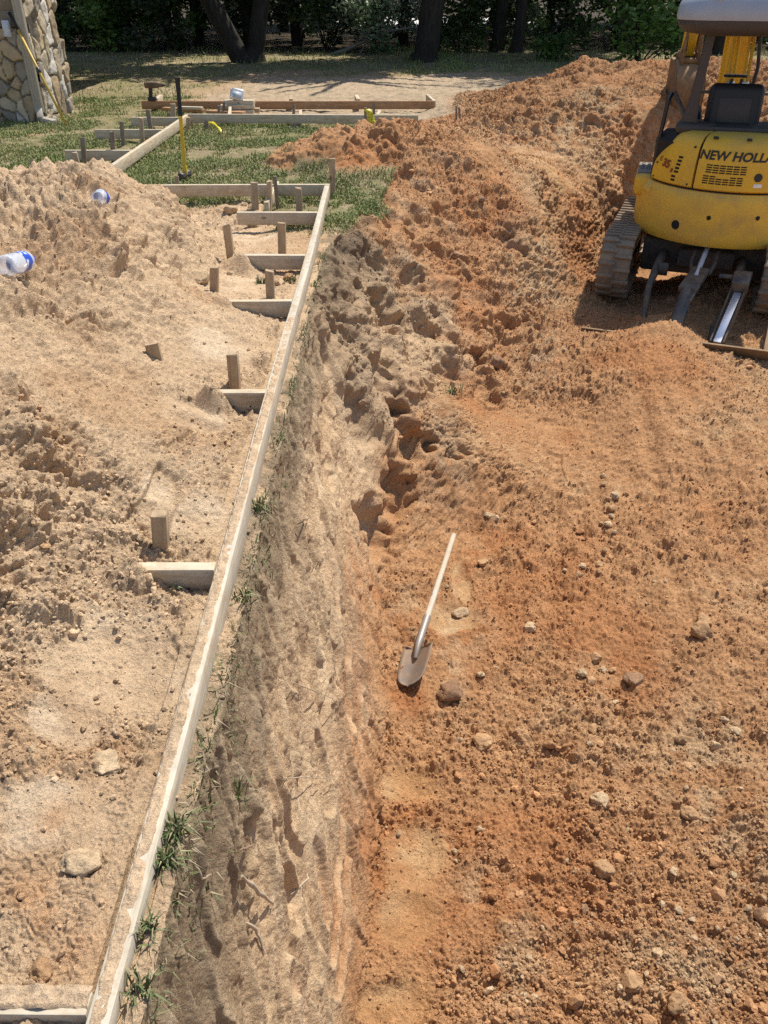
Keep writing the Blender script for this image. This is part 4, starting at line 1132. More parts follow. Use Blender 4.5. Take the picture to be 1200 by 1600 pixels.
m = upper(); m.tube([(.40, .2, 1.45), (.40, .22, 1.72), (.41, .23, 1.80)], [.018, .016, .024], 10); m.tube([(.46, -.06, 1.45), (.42, .12, 1.84)], [.012, .010], 8); m.build('control_lever', M['blackp'], EX)
for x_ in (-.14, -.05):
    m = upper(); m.tube([(x_, .55, 1.0), (x_, .60, 1.6), (x_ + .02, .60, 1.72)], .014, 8); m.box((x_ + .0, .60, 1.745), (.12, .08, .024), None, .011, 2); m.build('travel_lever', M['blackp'], EX)
m = upper(); m.tube([(-.45, .62, 1.60), (.45, .62, 1.60)], .014, 10); m.tube([(-.45, .62, .95), (-.45, .62, 1.6)], .014, 10); m.tube([(.45, .62, .95), (.45, .62, 1.6)], .014, 10); m.build('front_rail', M['grime'], EX)

# boom, arm, bucket swung to the left about the bracket
PB = Vector((-.06, .88, 0))
MBM = MUP @ Matrix.Translation(PB) @ Matrix.Rotation(YBM, 4, 'Z')
def fr(): mm = MB(); mm.M = MBM; return mm
m = fr(); m.box((0, .02, .72), (.24, .30, .40), None, .04); m.build('swing_bracket', M['yellow'], EX)
bpts = [(0, .05, .80), (0, .12, 1.30), (0, .22, 1.9), (0, .45, 2.55), (0, .85, 2.95), (0, 1.5, 3.05), (0, 2.05, 2.85)]
def boxbeam(m, pts, w, hs):
    rows = []
    for i, p in enumerate(pts):
        p = Vector(p); a = Vector(pts[max(0, i - 1)]); b = Vector(pts[min(len(pts) - 1, i + 1)]); d = (b - a).normalized()
        n_ = Vector((1, 0, 0)).cross(d).normalized(); h = hs[i]
        rows.append([p + Vector((w / 2, 0, 0)) + n_ * h / 2, p + Vector((-w / 2, 0, 0)) + n_ * h / 2, p + Vector((-w / 2, 0, 0)) - n_ * h / 2, p + Vector((w / 2, 0, 0)) - n_ * h / 2])
    vr = m.grid(rows, True); m.bm.faces.new(vr[0]); m.bm.faces.new(vr[-1][::-1])
m = fr(); boxbeam(m, bpts, .15, [.16, .20, .24, .27, .27, .22, .15]); boom = m.build('boom', M['yellow'], EX, True, 30)
for k, x_ in enumerate((-.105, -.062, .035, .075)):
    m = fr(); m.tube([(x_, -.11 - .012 * k * 0, 1.62), (x_, -.02, 2.05), (x_, .18, 2.52), (x_, .55, 2.98)], .017, 8); m.build('steel_pipe', M['yellow'], boom)
    m = fr(); m.tube([(x_, -.13, 1.10), (x_ * .9, -.15, 1.35), (x_, -.118, 1.60)], .016, 8); h_ = m.build('hydraulic_hose', M['hose'], boom)
    m = fr(); m.cyl((x_, -.122, 1.53), (x_, -.108, 1.62), .022, 8); m.build('fitting', M['galv'], h_)
m = fr(); m.box((-.085, -.105, 1.66), (.085, .03, .045), None, .006); m.box((.055, -.105, 1.66), (.07, .03, .045), None, .006); m.build('pipe_clamp', M['galv'], boom)
m = fr(); m.cyl((.0, -.05, .95), (.0, -.02, 1.25), .05, 16); m.build('boom_cylinder', M['yellow'], boom)
m = fr(); m.tube([(.12, -.05, 2.05), (.15, -.08, 1.8), (.12, -.12, 1.55), (.17, -.2, 1.35), (.24, -.3, 1.25)], .018, 8); m.build('hydraulic_hose', M['hose'], boom)
m = fr(); m.bar((-.135, .05, 1.2), (-.135, .12, 2.25), .03, .05, .005); m.build('side_rail', M['yellow'], boom)
apts = [(0, 1.85, 3.15), (0, 2.05, 2.85), (0, 2.22, 2.2), (0, 2.34, 1.72)]
m = fr(); boxbeam(m, apts, .13, [.14, .24, .19, .13]); arm = m.build('arm', M['yellow'], EX, True, 30)
m = fr(); m.cyl((0, 1.80, 2.95), (0, 2.0, 2.3), .045, 14); cyl_ = m.build('bucket_cylinder', M['yellow'], arm)
m = fr(); m.cyl((0, 2.0, 2.3), (0, 2.06, 2.02), .024, 12); m.build('rod', M['chrome'], cyl_)
m = fr(); m.tube([(-.09, 1.85, 3.0), (-.11, 2.0, 2.4), (-.08, 2.1, 2.05), (-.05, 2.2, 1.8)], .016, 8); m.build('hydraulic_hose', M['hose'], arm)
m = fr(); m.bar((-.08, 2.06, 2.0), (-.08, 2.24, 1.78), .02, .06, .005); m.bar((.08, 2.06, 2.0), (.08, 2.24, 1.78), .02, .06, .005); m.bar((-.08, 2.10, 2.02), (-.1, 2.06, 1.62), .02, .06, .005); m.bar((.08, 2.10, 2.02), (.1, 2.06, 1.62), .02, .06, .005); m.build('linkage', M['muddy'], arm)
# bucket: curled shell with side plates and teeth
prof_b = [(2.34, 1.72), (2.12, 1.70), (1.93, 1.60), (1.84, 1.42), (1.86, 1.22), (1.98, 1.06), (2.16, .99), (2.36, 1.0)]
m = fr(); wB = .17
vr = m.grid([[(-wB, y, z), (wB, y, z)] for y, z in prof_b])
inner = [(y + (2.15 - y) * .06, z + (1.4 - z) * .06) for y, z in prof_b]
vi = m.grid([[(-wB + .012, y, z), (wB - .012, y, z)] for y, z in inner])
for sg in (-1, 1):
    m.prism([(y, z) for y, z in prof_b], 0, sg * (wB - .008), sg * (wB + .008))
m.box((0, 1.875, 1.32), (.30, .02, .05), None, .008); m.box((0, 2.0, 1.08), (.30, .05, .05), None, .01)
buck = m.build('bucket', M['muddy'], EX, True, 40)
for k in range(4):
    m = fr(); x_ = -.135 + k * .09; m.bar((x_, 2.34, 1.0), (x_, 2.50, .985), .055, .03, .006); m.build('tooth', M['muddy'], buck)
m = fr(); m.cyl((-.12, 2.30, 1.74), (.12, 2.30, 1.74), .035, 12); m.cyl((-.12, 2.08, 1.70), (.12, 2.08, 1.70), .03, 12); m.box((-.1, 2.18, 1.72), (.025, .32, .13), None, .01); m.box((.1, 2.18, 1.72), (.025, .32, .13), None, .01); m.build('ear_plate', M['muddy'], buck)
# ------------------------------------------------------------------ stone house corner
HX, HY0, HY1, HH = -4.30, 11.24, 12.35, 3.2
t = NT('field_stone'); at = t.n.new('ShaderNodeAttribute'); at.attribute_name = 'Col'
v = t.coord('Object'); n1 = t.noise(v, 14, 6, .65); n2 = t.noise(v, 70, 4, .6)
c_ = t.mix(1.0, at.outputs['Color'], t.ramp(n1, [(.25, (.72, .70, .68)), (.5, (1, 1, 1)), (.75, (1.2, 1.18, 1.12))]), 'MULTIPLY')
M['stone'] = t.out(c_, .9, 0, t.bump(n2, .4, .004, t.bump(n1, .5, .015)), .2)
def vor2(u, v, f, seed, jit=1.15, asp=1.45):
    x = u * f; y = v * f / asp
    ix, iy = np.floor(x).astype(np.int32), np.floor(y).astype(np.int32)
    d1 = np.full(x.shape, 9e9); d2 = d1.copy(); idc = np.zeros(x.shape, np.int64); zz = np.zeros_like(ix)
    for dx in (-2, -1, 0, 1, 2):
        for dy in (-2, -1, 0, 1, 2):
            h = _hash(ix + dx, iy + dy, zz, seed)
            px = ix + dx + .5 + jit * ((h & 0xffff) / 65536 - .5); py = iy + dy + .5 + jit * ((h >> np.uint32(16)) / 65536 - .5)
            d = np.hypot(x - px, y - py); m_ = d < d1
            d2 = np.where(m_, d1, np.minimum(d2, d)); idc = np.where(m_, h.astype(np.int64), idc); d1 = np.where(m_, d, d1)
    return d2 - d1, idc
def stone_wall(name, p0, p1, h, parent, res=.014, seed=5, f=5.6, z0=-.1):
    p0, p1 = np.array(p0), np.array(p1); L = np.linalg.norm(p1 - p0); d = (p1 - p0) / L; nrm = np.array([d[1], -d[0]])
    nu, nv = int(L / res) + 2, int((h - z0) / res) + 2
    u, w = np.meshgrid(np.linspace(0, L, nu), np.linspace(z0, h, nv)); zer = np.zeros_like(u)
    uw = u + .09 * perlin(u, w, zer, 3, seed) ; ww = w + .09 * perlin(u, w, zer, 3, seed + 1)
    e, idc = vor2(uw + 20, ww + 20, f, seed)
    edge = sstep(.015, .10, e)
    rnd = (idc % 977) / 977.0; rnd2 = (idc % 613) / 613.0
    hgt = edge * (.055 + .045 * rnd + .02 * perlin(u, w, zer + seed, 5, 9)) + .006 * perlin(u, w, zer, 22, 8)
    pal = np.array([(.38, .31, .21), (.45, .38, .27), (.30, .26, .20), (.40, .31, .19), (.54, .50, .43), (.34, .26, .17), (.27, .235, .19), (.43, .32, .20)], np.float32)
    col = pal[(idc % 8)] * (.85 + .3 * rnd2[..., None])
    col = np.where((edge < .45)[..., None], np.array((.25, .22, .175)), col)
    pos = np.stack([p0[0] + d[0] * u + nrm[0] * hgt, p0[1] + d[1] * u + nrm[1] * hgt, w], -1).reshape(-1, 3)
    ii = np.arange(nu * nv).reshape(nv, nu)
    F = np.stack([ii[:-1, :-1], ii[:-1, 1:], ii[1:, 1:], ii[1:, :-1]], -1).reshape(-1, 4)
    return np_mesh(name, pos, F, M['stone'], True, col.reshape(-1, 3), parent)
house = empty('stone_house', (HX, HY0, 0)); tag(house, 'corner of a house clad in rough tan field stone at the upper left', 'house')
house.location = (0, 0, 0)
stone_wall('wall', (HX, HY0), (HX, HY1), HH, house, seed=5)
stone_wall('wall', (HX - 1.15, HY0 + .01), (HX - .03, HY0 + .01), 1.02, house, seed=8, f=7.2)
stone_wall('wall', (HX, HY1), (HX - 1.5, HY1 + .01), HH, house, .03, seed=11)
M['siding'] = plain('tan_siding', (.24, .19, .135), .8, var=.18, scale=12)
M['blockm'] = plain('brown_panel', (.15, .09, .05), .7, var=.2, scale=8)
mb = MB()
for k in range(14): mb.box((HX - 2.55, HY0 + .05 + .006 * (k % 2), 1.03 + .085 + k * .17), (4.95, .06, .172), (R(-3), 0, 0), .004, 1)
mb.build('siding', M['siding'], house)
mb = MB(); mb.box((HX - 3.1, HY0 + .10, .5), (3.9, .12, 1.06)); mb.build('panel', M['blockm'], house)
mb = MB(); mb.box((HX - 3.2, (HY0 + HY1) / 2 + .1, 1.5), (6.2, HY1 - HY0 - .1, 3.2)); mb.box((HX - 4.6, HY1 + 2.5, 1.5), (5.0, 5.2, 3.2)); mb.build('inner_wall', M['siding'], house)
mb = MB(); mb.prism([(HY0 - .5, 3.15), (HY0 + 3.4, 4.6), (HY1 + 5.6, 3.15), (HY1 + 5.6, 3.05), (HY0 - .5, 3.05)], 0, HX - 7.5, HX + .45); mb.build('roof', plain('shingles', (.10, .09, .085), .9, var=.3, scale=30), house)
M['spout'] = plain('beige_gutter', (.36, .32, .26), .5, var=.08)
mb = MB(); fx = HX + .02
mb.box((fx - .0, HY0 - .06, 1.62), (.105, .075, 3.0), None, .012, 2)
for q in (-.028, .028): mb.box((fx + q, HY0 - .099, 1.62), (.012, .006, 2.98))
mb.bar((fx, HY0 - .06, .16), (fx + .03, HY0 - .16, .05), .075, .10, .012); mb.bar((fx + .03, HY0 - .13, .055), (fx + .22, HY0 - .22, .03), .09, .06, .012)
ds = mb.build('downspout', M['spout'], house)
mb = MB(); mb.box((HX - .17, HY0 - .03, 1.02), (.09, .07, .17), None, .012); ub = mb.build('utility_box', plain('pale_box', (.55, .58, .62), .5), house)
mb = MB(); mb.box((HX - .17, HY0 - .068, 1.02), (.07, .012, .13), None, .004); mb.build('cover', plain('grey_cover', (.5, .53, .57), .5), ub)
# yellow pole leaning on the corner
a = P(105, 198, .0); b = PY(21, 33, HY0 - .10)
pole = empty('pole', a); tag(pole, 'thin yellow pole with black tip leaning against the downspout', 'pole')
d_ = b - a
mb = MB(); mb.tube([(0, 0, 0), d_ * .93], .016, 10); mb.build('shaft', plain('yellow_pole_paint', (.55, .36, .06), .45), pole)
mb = MB(); mb.tube([d_ * .92, d_ * 1.08], .019, 10); mb.build('tip', M['blackr'], pole)
mb = MB(); mb.tube([d_ * .52, d_ * .57], .024, 10); mb.build('clamp', M['grime'], pole)
for k, (px, py, lab) in enumerate(((8, 193, 'pale stone lying against the foot of the house wall'),)):
    pass
# ------------------------------------------------------------------ rocks and clods
rng = np.random.default_rng(7)
_ico = {}
def ico(sub):
    if sub not in _ico:
        b = bmesh.new(); bmesh.ops.create_icosphere(b, subdivisions=sub, radius=1.0)
        b.verts.ensure_lookup_table()
        _ico[sub] = (np.array([v.co[:] for v in b.verts]), np.array([[v.index for v in f.verts] for f in b.faces])); b.free()
    return _ico[sub]
def rock_shape(sub, seed, angular=.5):
    V, F = ico(sub); r_ = np.random.default_rng(seed)
    U = V.copy()
    o = r_.random(3) * 50
    A_ = V + o
    U = U * (1 + .42 * perlin(A_[:, 0], A_[:, 1], A_[:, 2], .9, 61) + .26 * perlin(A_[:, 0], A_[:, 1], A_[:, 2], 2.1, 62) + .12 * billow(A_[:, 0], A_[:, 1], A_[:, 2], 4.5, 63) + .06 * billow(A_[:, 0], A_[:, 1], A_[:, 2], 9, 64))[:, None]
    for _ in range(int(3 + 6 * angular)):
        n = r_.normal(size=3); n /= np.linalg.norm(n); d = .62 + .25 * r_.random()
        h = U @ n - d; U = np.where((h > 0)[:, None], U - np.outer(h, n) * .9, U)
    return U, F
# px, py, width px, kind, label   (kind: 0 sandstone pale, 1 clay orange, 2 brown)
ROCKS = [
 (762, 806, 15, 0, 'left pale rounded stone of the group of three up the slope from the shovel'), (775, 810, 14, 0, 'middle pale stone of the group of three up the slope from the shovel'), (790, 812, 13, 1, 'right darker stone of the group of three up the slope from the shovel'),
 (941, 742, 11, 0, 'topmost small stone of the winding row in the middle of the pit floor'), (943, 756, 13, 1, 'second stone from the top of the winding row of stones'), (962, 776, 18, 0, 'big pale rounded stone near the top of the winding row'), (976, 771, 11, 1, 'small stone touching the right side of a big rounded stone'), (949, 780, 10, 1, 'dark small stone touching the left side of a big rounded stone'),
 (957, 794, 16, 1, 'rounded brownish stone in the middle of the winding row'), (950, 819, 15, 0, 'pale stone near the lower end of the winding row'), (956, 807, 10, 0, 'small light stone between two larger ones in the winding row'), (960, 832, 10, 0, 'small stone just below the pale one in the winding row'), (938, 818, 9, 1, 'small stone left of the pale one in the winding row'), (944, 857, 10, 1, 'lone stone under the winding row'),
 (911, 884, 13, 0, 'pale stone topping a small cluster left of the pit middle'), (905, 896, 14, 1, 'brown stone lower left in a small cluster'), (937, 882, 15, 1, 'rounded brown stone right in a small cluster'), (936, 894, 9, 1, 'small stone under the rounded brown one of the cluster'),
 (1097, 967, 30, 1, 'flat reddish rock lying on top of a larger rock'), (1096, 990, 38, 1, 'large tapered reddish rock under a flat one, right of the pit'),
 (931, 1026, 26, 1, 'angular reddish rock topping the cluster in the pit middle'), (908, 1050, 19, 0, 'pale rock left in the lower cluster of the pit middle'), (924, 1064, 20, 1, 'round brown rock lowest in the cluster of the pit middle'), (943, 1046, 15, 0, 'pale upright stone in the cluster of the pit middle'), (959, 1046, 15, 1, 'brown stone right in the cluster of the pit middle'), (990, 1063, 36, 2, 'wide dark reddish rock right of the cluster in the pit middle'),
 (826, 983, 24, 0, 'lone pale flat rock right of the shovel handle'), (719, 957, 26, 0, 'yellowish rock beside the pale patch right of the shovel handle'), (704, 1083, 44, 2, 'large dark angular rock right below the shovel blade'), (749, 1054, 16, 0, 'small pale stone between the dark angular rock and the pit middle'), (753, 880, 20, 1, 'brown rock right of the shovel handle end'),
 (938, 1247, 30, 0, 'pale block shaped rock low in the pit'), (1079, 1272, 32, 1, 'tan rock right of the pale block shaped one'), (940, 1356, 34, 1, 'rough orange lump with a deep shadow low in the pit'), (915, 1421, 17, 2, 'round dark stone under the rough orange lump'), (1121, 1165, 21, 0, 'pale oval stone near the right edge of the pit'), (1132, 1124, 17, 0, 'yellow stone above the pale oval one at the right'), (1147, 1141, 18, 0, 'tan stone right above the pale oval one'), (1052, 1361, 15, 0, 'small bright pebble right of the orange lump'),
 (990, 1536, 40, 1, 'large tan rock near the bottom of the pit with shadow on its left'), (1057, 1567, 40, 1, 'tan rock near the bottom edge, right of the large one'), (1027, 1488, 18, 0, 'pale split stone above the two large bottom rocks'), (1192, 1430, 30, 2, 'dark rock cut by the right edge of the photo'), (756, 1160, 40, 1, 'buried orange clod with dark crack at its left'), (1072, 1197, 18, 1, 'flat tan stone left of the pale oval one'),
 (160, 1188, 58, 3, 'flat grey sand lump in the smooth sand left of the form board'), (127, 1347, 62, 3, 'big sandy lump with a dark hollow under it near the left'), (67, 1520, 40, 1, 'orange lump near the bottom left kicker board'), (402, 348, 36, 3, 'large pale clod resting against the second kicker from the far corner'), (381, 318, 16, 3, 'pale clod on grass near the far end board'), (393, 321, 14, 3, 'small clod touching the pale one near the far end board'), (362, 329, 22, 3, 'clod on top of the mound foot, left end of the far kicker'), (449, 432, 20, 1, 'reddish rock between two kicker boards beside the form board'), (436, 443, 18, 0, 'tan rock behind the stake with the weed tuft'), (311, 432, 40, 3, 'broad sandy clod at the mound foot left of the lone stake'), (361, 427, 18, 3, 'small clod right of the lone stake at the mound foot'),
 (72, 854, 18, 1, 'small brown clod alone on the sandy slope at the left'), (42, 790, 24, 3, 'grey clod with a shadow at the left of the sandy slope'), (1046 - 270, 570, 30, 2, 'dark clod in the gully below the grey bank'), (755, 312, 14, 2, 'dark clod on the orange slope above the grey bank'),
 (716, 398, 22, 2, 'dark round clod on the orange slope right of the grassy corner'),
]
PALR = [C(.53, .385, .235), C(.47, .29, .155), C(.33, .20, .12), C(.52, .385, .24)]
for i, (px, py, w_, kd, lab) in enumerate(ROCKS):
    p, n = surf(px, py); zc = proj(p.x, p.y, p.z)[2]; r = w_ / 2 * zc / FPX * .92
    U, F = rock_shape(4, 100 + i, .9 if kd in (2, 1) else .45)
    r_ = np.random.default_rng(i); sc = np.array([1.0, .8 + .3 * r_.random(), .62 + .2 * r_.random()]) * r
    if lab.startswith('flat'): sc[2] *= .6
    a = r_.random() * 6.28; ca, sa = math.cos(a), math.sin(a)
    Vv = (U * sc) @ np.array([[ca, sa, 0], [-sa, ca, 0], [0, 0, 1]])
    nx, ny, nz_ = (perlin(U[:, 0], U[:, 1], U[:, 2], 2.2, 70 + i), 0, 0)
    col = PALR[kd] * (1 + .25 * nx)[:, None] * (.9 + .25 * r_.random())
    o = np_mesh('rock', Vv, F, M['clod'], True, col)
    o.location = p + Vector((0, 0, sc[2] * (-.18 if kd == 3 else .12))); tag(o, lab, 'rock', 'stones and clods lying on the bare soil')

# loose crumbs of soil: uncountable, one object
isd = (dirt * np.where(region == 1, (wallw < .15) | (Y > 4.4), 1)).ravel()
cand = np.where((isd > .5) & (PXX.ravel() > -60) & (PXX.ravel() < 1260) & (PYY.ravel() > 60) & (PYY.ravel() < 1680) & (Y.ravel() > .3) & (Y.ravel() < 14))[0]
wgt = (.07 + pm.ravel()[cand] ** 1.6) * np.where(region.ravel()[cand] == 0, .35, 1) * (1 - .75 * flat.ravel()[cand]) * np.where(np.abs(X.ravel()[cand] + .45) < .1, .2, 1)
def scatter(nm, cnt, r0, r1, sub, seed, extra=None, mat='clod'):
    g = np.random.default_rng(seed)
    w2 = wgt if extra is None else wgt * extra
    pick = g.choice(cand, cnt, p=w2 / w2.sum())
    shapes = [rock_shape(sub, 900 + k, .6) for k in range(10)]
    Vs, Fs, Cs = [], [], []; off = 0
    zc = np.maximum(PZC.ravel()[pick], 1.2)
    rad = r0 * (r1 / r0) ** (g.random(cnt) ** 2.6)
    rad = np.maximum(rad, .55 * zc / 813 )
    for s_ in range(10):
        U, F = shapes[s_]; sel = pick[s_::10]; n = len(sel); rr = rad[s_::10]
        a = g.random(n) * 6.283; b = g.random(n) * 1.2
        ca, sa, cb, sb = np.cos(a), np.sin(a), np.cos(b), np.sin(b)
        RM = np.stack([np.stack([ca, -sa * cb, sa * sb], -1), np.stack([sa, ca * cb, -ca * sb], -1), np.stack([0 * a, sb, cb], -1)], 1)
        S = rr[:, None] * np.stack([1 + 0 * a, .7 + .4 * g.random(n), .55 + .35 * g.random(n)], -1)
        pv = np.einsum('nij,nvj->nvi', RM, U[None] * S[:, None, :]) + (V[sel] + NRM.reshape(-1, 3)[sel] * rr[:, None] * .35)[:, None, :]
        Vs.append(pv.reshape(-1, 3)); Fs.append((F[None] + (np.arange(n) * len(U))[:, None, None]).reshape(-1, 3) + off); off += n * len(U)
        cc = CC[sel] * (.85 + .4 * g.random(n))[:, None]
        if nm == 'gravel': cc = np.where((g.random(n) < .45)[:, None], C(.52, .38, .235) * (.8 + .4 * g.random(n))[:, None], cc)
        Cs.append(np.repeat(cc, len(U), 0))
    o = np_mesh(nm, np.concatenate(Vs), np.concatenate(Fs), M[mat], False, np.clip(np.concatenate(Cs), .02, .85)); tag(o, kind='stuff'); return o
scatter('soil_crumbs', 70000, .0024, .0105, 1, 1)
ex2 = np.clip(palep.ravel()[cand] * 2 + .35 + (region.ravel()[cand] == 2) * .5, 0, 3)
scatter('gravel', 1500, .005, .019, 2, 2, ex2)

scatter('soil_lumps', 850, .009, .030, 2, 3, np.clip(pm.ravel()[cand] * 1.5 - .3 + .6 * (Y.ravel()[cand] > 6.5) + .7 * (region.ravel()[cand] == 1) - .9 * (region.ravel()[cand] == 0), .004, 3))
# sand lying on top of the long board
g = np.random.default_rng(3)
ny_, nx_ = 900, 14
yy, xx = np.meshgrid(np.linspace(.2, 6.6, ny_), np.linspace(-.4725, -.4372, nx_), indexing='ij')
zz0 = np.zeros_like(yy)
edge_ = np.minimum(xx + .4735, -.4365 - xx) / .018
cover = sstep(4.3, 2.4, yy) * .95 + .02
hgt = .006 * perlin(xx, yy, zz0, 28, 71) + .004 * perlin(xx, yy, zz0, 70, 72) + .004 * perlin(xx, yy, zz0, 7, 73) + .0125 * cover * np.clip(edge_ * 2.2, 0, 1) - .0055 + .004 * (clods(xx, yy, zz0, 90, 74, .6) - .2) - .006 * np.clip(.5 - edge_, 0, 1)
zt = BZ + BH / 2 + np.clip(hgt, -.004, .03)
ii = np.arange(ny_ * nx_).reshape(ny_, nx_)
F = np.stack([ii[:-1, :-1], ii[:-1, 1:], ii[1:, 1:], ii[1:, :-1]], -1).reshape(-1, 4)
colb = np.broadcast_to(sand * .84, yy.shape + (3,)) * (1 + .2 * perlin(xx, yy, zz0, 20, 75))[..., None]
tag(np_mesh('sand', np.stack([xx, yy, zt], -1).reshape(-1, 3), F, M['clod'], True, colb.reshape(-1, 3)), kind='stuff')

ky, kx_ = np.meshgrid(np.linspace(-.018, .0175, 10), np.linspace(-1.2, -.4745, 260), indexing='ij')
kyb = P(500, 1580, .12).y + .019
zk = np.zeros_like(ky)
hk = .006 * perlin(kx_, ky, zk, 30, 76) + .005 * perlin(kx_, ky, zk, 75, 77) + .012 * np.clip((ky + .0195) / .004, 0, 1) - .002
ik = np.arange(ky.size).reshape(ky.shape)
Fk = np.stack([ik[:-1, :-1], ik[:-1, 1:], ik[1:, 1:], ik[1:, :-1]], -1).reshape(-1, 4)
ck = np.broadcast_to(sand * .86, ky.shape + (3,)) * (1 + .2 * perlin(kx_, ky, zk, 20, 78))[..., None]
tag(np_mesh('sand', np.stack([kx_, ky + kyb, BZ + BH / 2 - .001 + np.clip(hk, -.004, .03)], -1).reshape(-1, 3), Fk, M['clod'], True, ck.reshape(-1, 3)), kind='stuff')

# ------------------------------------------------------------------ grass
t = NT('grass_blades'); at = t.n.new('ShaderNodeAttribute'); at.attribute_name = 'Col'
M['grass'] = t.out(at.outputs['Color'], .6, 0, None, .25)
def blades(nm, pos, hgt, wid, col, lean, seed, kind='stuff'):
    g = np.random.default_rng(seed); n = len(pos); a = g.random(n) * 6.283
    sx, sy = np.cos(a), np.sin(a); la = a + 1.57 + g.normal(size=n) * .5; l = lean * g.random(n) * hgt
    Lx, Ly = np.cos(la) * l, np.sin(la) * l
    z0 = np.zeros(n)
    b0 = pos + np.stack([-sx * wid, -sy * wid, z0 - .004], -1); b1 = pos + np.stack([sx * wid, sy * wid, z0 - .004], -1)
    m0 = pos + np.stack([-sx * wid * .8 + Lx * .4, -sy * wid * .8 + Ly * .4, hgt * .6], -1); m1 = pos + np.stack([sx * wid * .8 + Lx * .4, sy * wid * .8 + Ly * .4, hgt * .6], -1)
    tp_ = pos + np.stack([Lx, Ly, hgt * (1 - .3 * (l / np.maximum(hgt, 1e-6)) ** 2)], -1)
    Vv = np.stack([b0, b1, m0, m1, tp_], 1).reshape(-1, 3); k = np.arange(n)[:, None] * 5
    F = np.concatenate([k + np.array([[0, 1, 3]]), k + np.array([[0, 3, 2]]), k + np.array([[2, 3, 4]])], 1).reshape(-1, 3)
    o = np_mesh(nm, Vv, F, M['grass'], False, np.repeat(col, 5, 0)); tag(o, kind=kind); return o
lw = lawn.ravel(); dens = lw * sstep(-.35, .25, (perlin(X, Y, Z, 1.6, 81) + .7 * perlin(X, Y, Z, 5, 82)).ravel() + .1)
gc = np.where((dens > .12) & (PXX.ravel() > -150) & (PXX.ravel() < 1350) & (Y.ravel() < 27) & (Y.ravel() > 5))[0]
ng = 110000
pk = rng.choice(gc, ng, p=dens[gc] / dens[gc].sum())
jit = (PZC.ravel()[pk] / 813 * 1.5)
pp = V[pk] + np.stack([rng.normal(size=ng) * jit, rng.normal(size=ng) * jit * 2, np.zeros(ng)], -1)
hh = (.012 + .034 * rng.random(ng) ** 2) * (.5 + .8 * dens[pk]) * np.where(pp[:, 1] > 17, 2.2, 1.0)
ww = .0022 + .00022 * pp[:, 1]
tone = np.clip(.55 + .5 * perlin(pp[:, 0], pp[:, 1], 0 * pp[:, 0], 1.1, 83) + .3 * rng.normal(size=ng) * .6, 0, 1)
gcol = lerp(np.broadcast_to(C(.15, .215, .055), (ng, 3)), np.broadcast_to(C(.28, .27, .11), (ng, 3)), tone)
blades('grass', pp, hh, ww, gcol, 1.8, 5)
# rank grass hanging along the cut edge beside the long board
n_e = 1500
ye = np.concatenate([rng.uniform(.45, 6.3, n_e // 5), rng.normal(0, .09, n_e - n_e // 5) + rng.choice([.62, .72, .95, 1.06, 1.33, 1.5, 1.9, 2.2, 2.75, 3.3, 3.9, 4.7, 5.2, .8, 1.15], n_e - n_e // 5)])
ye = np.clip(ye, .4, 6.4); xe_ = np.interp(ye, ys, xe) + rng.normal(0, .012, n_e) + .0
pe = np.array([(a, b, gz(a, b)) for a, b in zip(xe_, ye)])
pe[:, 2] = np.clip(pe[:, 2], -.12, .06)
te = rng.random(n_e)
ce = np.where((te < .30)[:, None], C(.10, .14, .05), np.where((te < .6)[:, None], C(.16, .17, .07), C(.30, .24, .15))) * (.75 + .5 * rng.random(n_e))[:, None]
blades('rank_grass', pe, (.010 + .034 * rng.random(n_e) ** 1.9), .0010 + .0009 * rng.random(n_e) + .0002 * ye, ce, 2.2, 6)
# individual weeds
def weed(px, py, n, h, label, off=(0, 0)):
    n = int(n * .65)
    p, _ = surf(px, py); g = np.random.default_rng(int(px * 7 + py))
    pos = np.array(p)[None] + np.stack([g.normal(0, h * .25, n) + off[0], g.normal(0, h * .25, n) + off[1], np.zeros(n)], -1)
    col = np.where((g.random(n) < .6)[:, None], C(.10, .13, .045), C(.26, .22, .12)) * (.8 + .5 * g.random(n))[:, None]
    loc = Vector(p)
    o = blades('weed', pos - np.array(p)[None], h * (.5 + .6 * g.random(n)), np.full(n, h * .035 + .0008), col, 1.8, int(px), None)
    o.location = loc; tag(o, label, 'weed', 'weeds growing on the cut bank'); return o
weed(278, 1300, 110, .042, 'dense green weed tuft hanging at the bank edge, lower left')
weed(262, 1345, 90, .038, 'green weed tuft just below the dense one at the bank edge')
weed(232, 1450, 60, .034, 'weed tuft at the bank edge near the bottom of the long board')
weed(215, 1545, 70, .036, 'broad leaved weed at the very bottom of the bank edge')
weed(380, 935, 50, .05, 'small weed beside the long board level with the large stake')
weed(408, 795, 46, .05, 'small weed beside the long board above the large stake')
weed(408, 441, 60, .055, 'weed tuft at the foot of the stake between two kicker boards')
weed(455, 440, 50, .05, 'weed tuft growing against the long board by the reddish rock')
weed(712, 612, 40, .09, 'lone weed growing out of the grey bank')
weed(370, 1240, 26, .05, 'thin pale weed sprig on the bank face near the bottom')
weed(272, 920, 16, .03, 'tiny green sprout under the kicker board by the large stake')

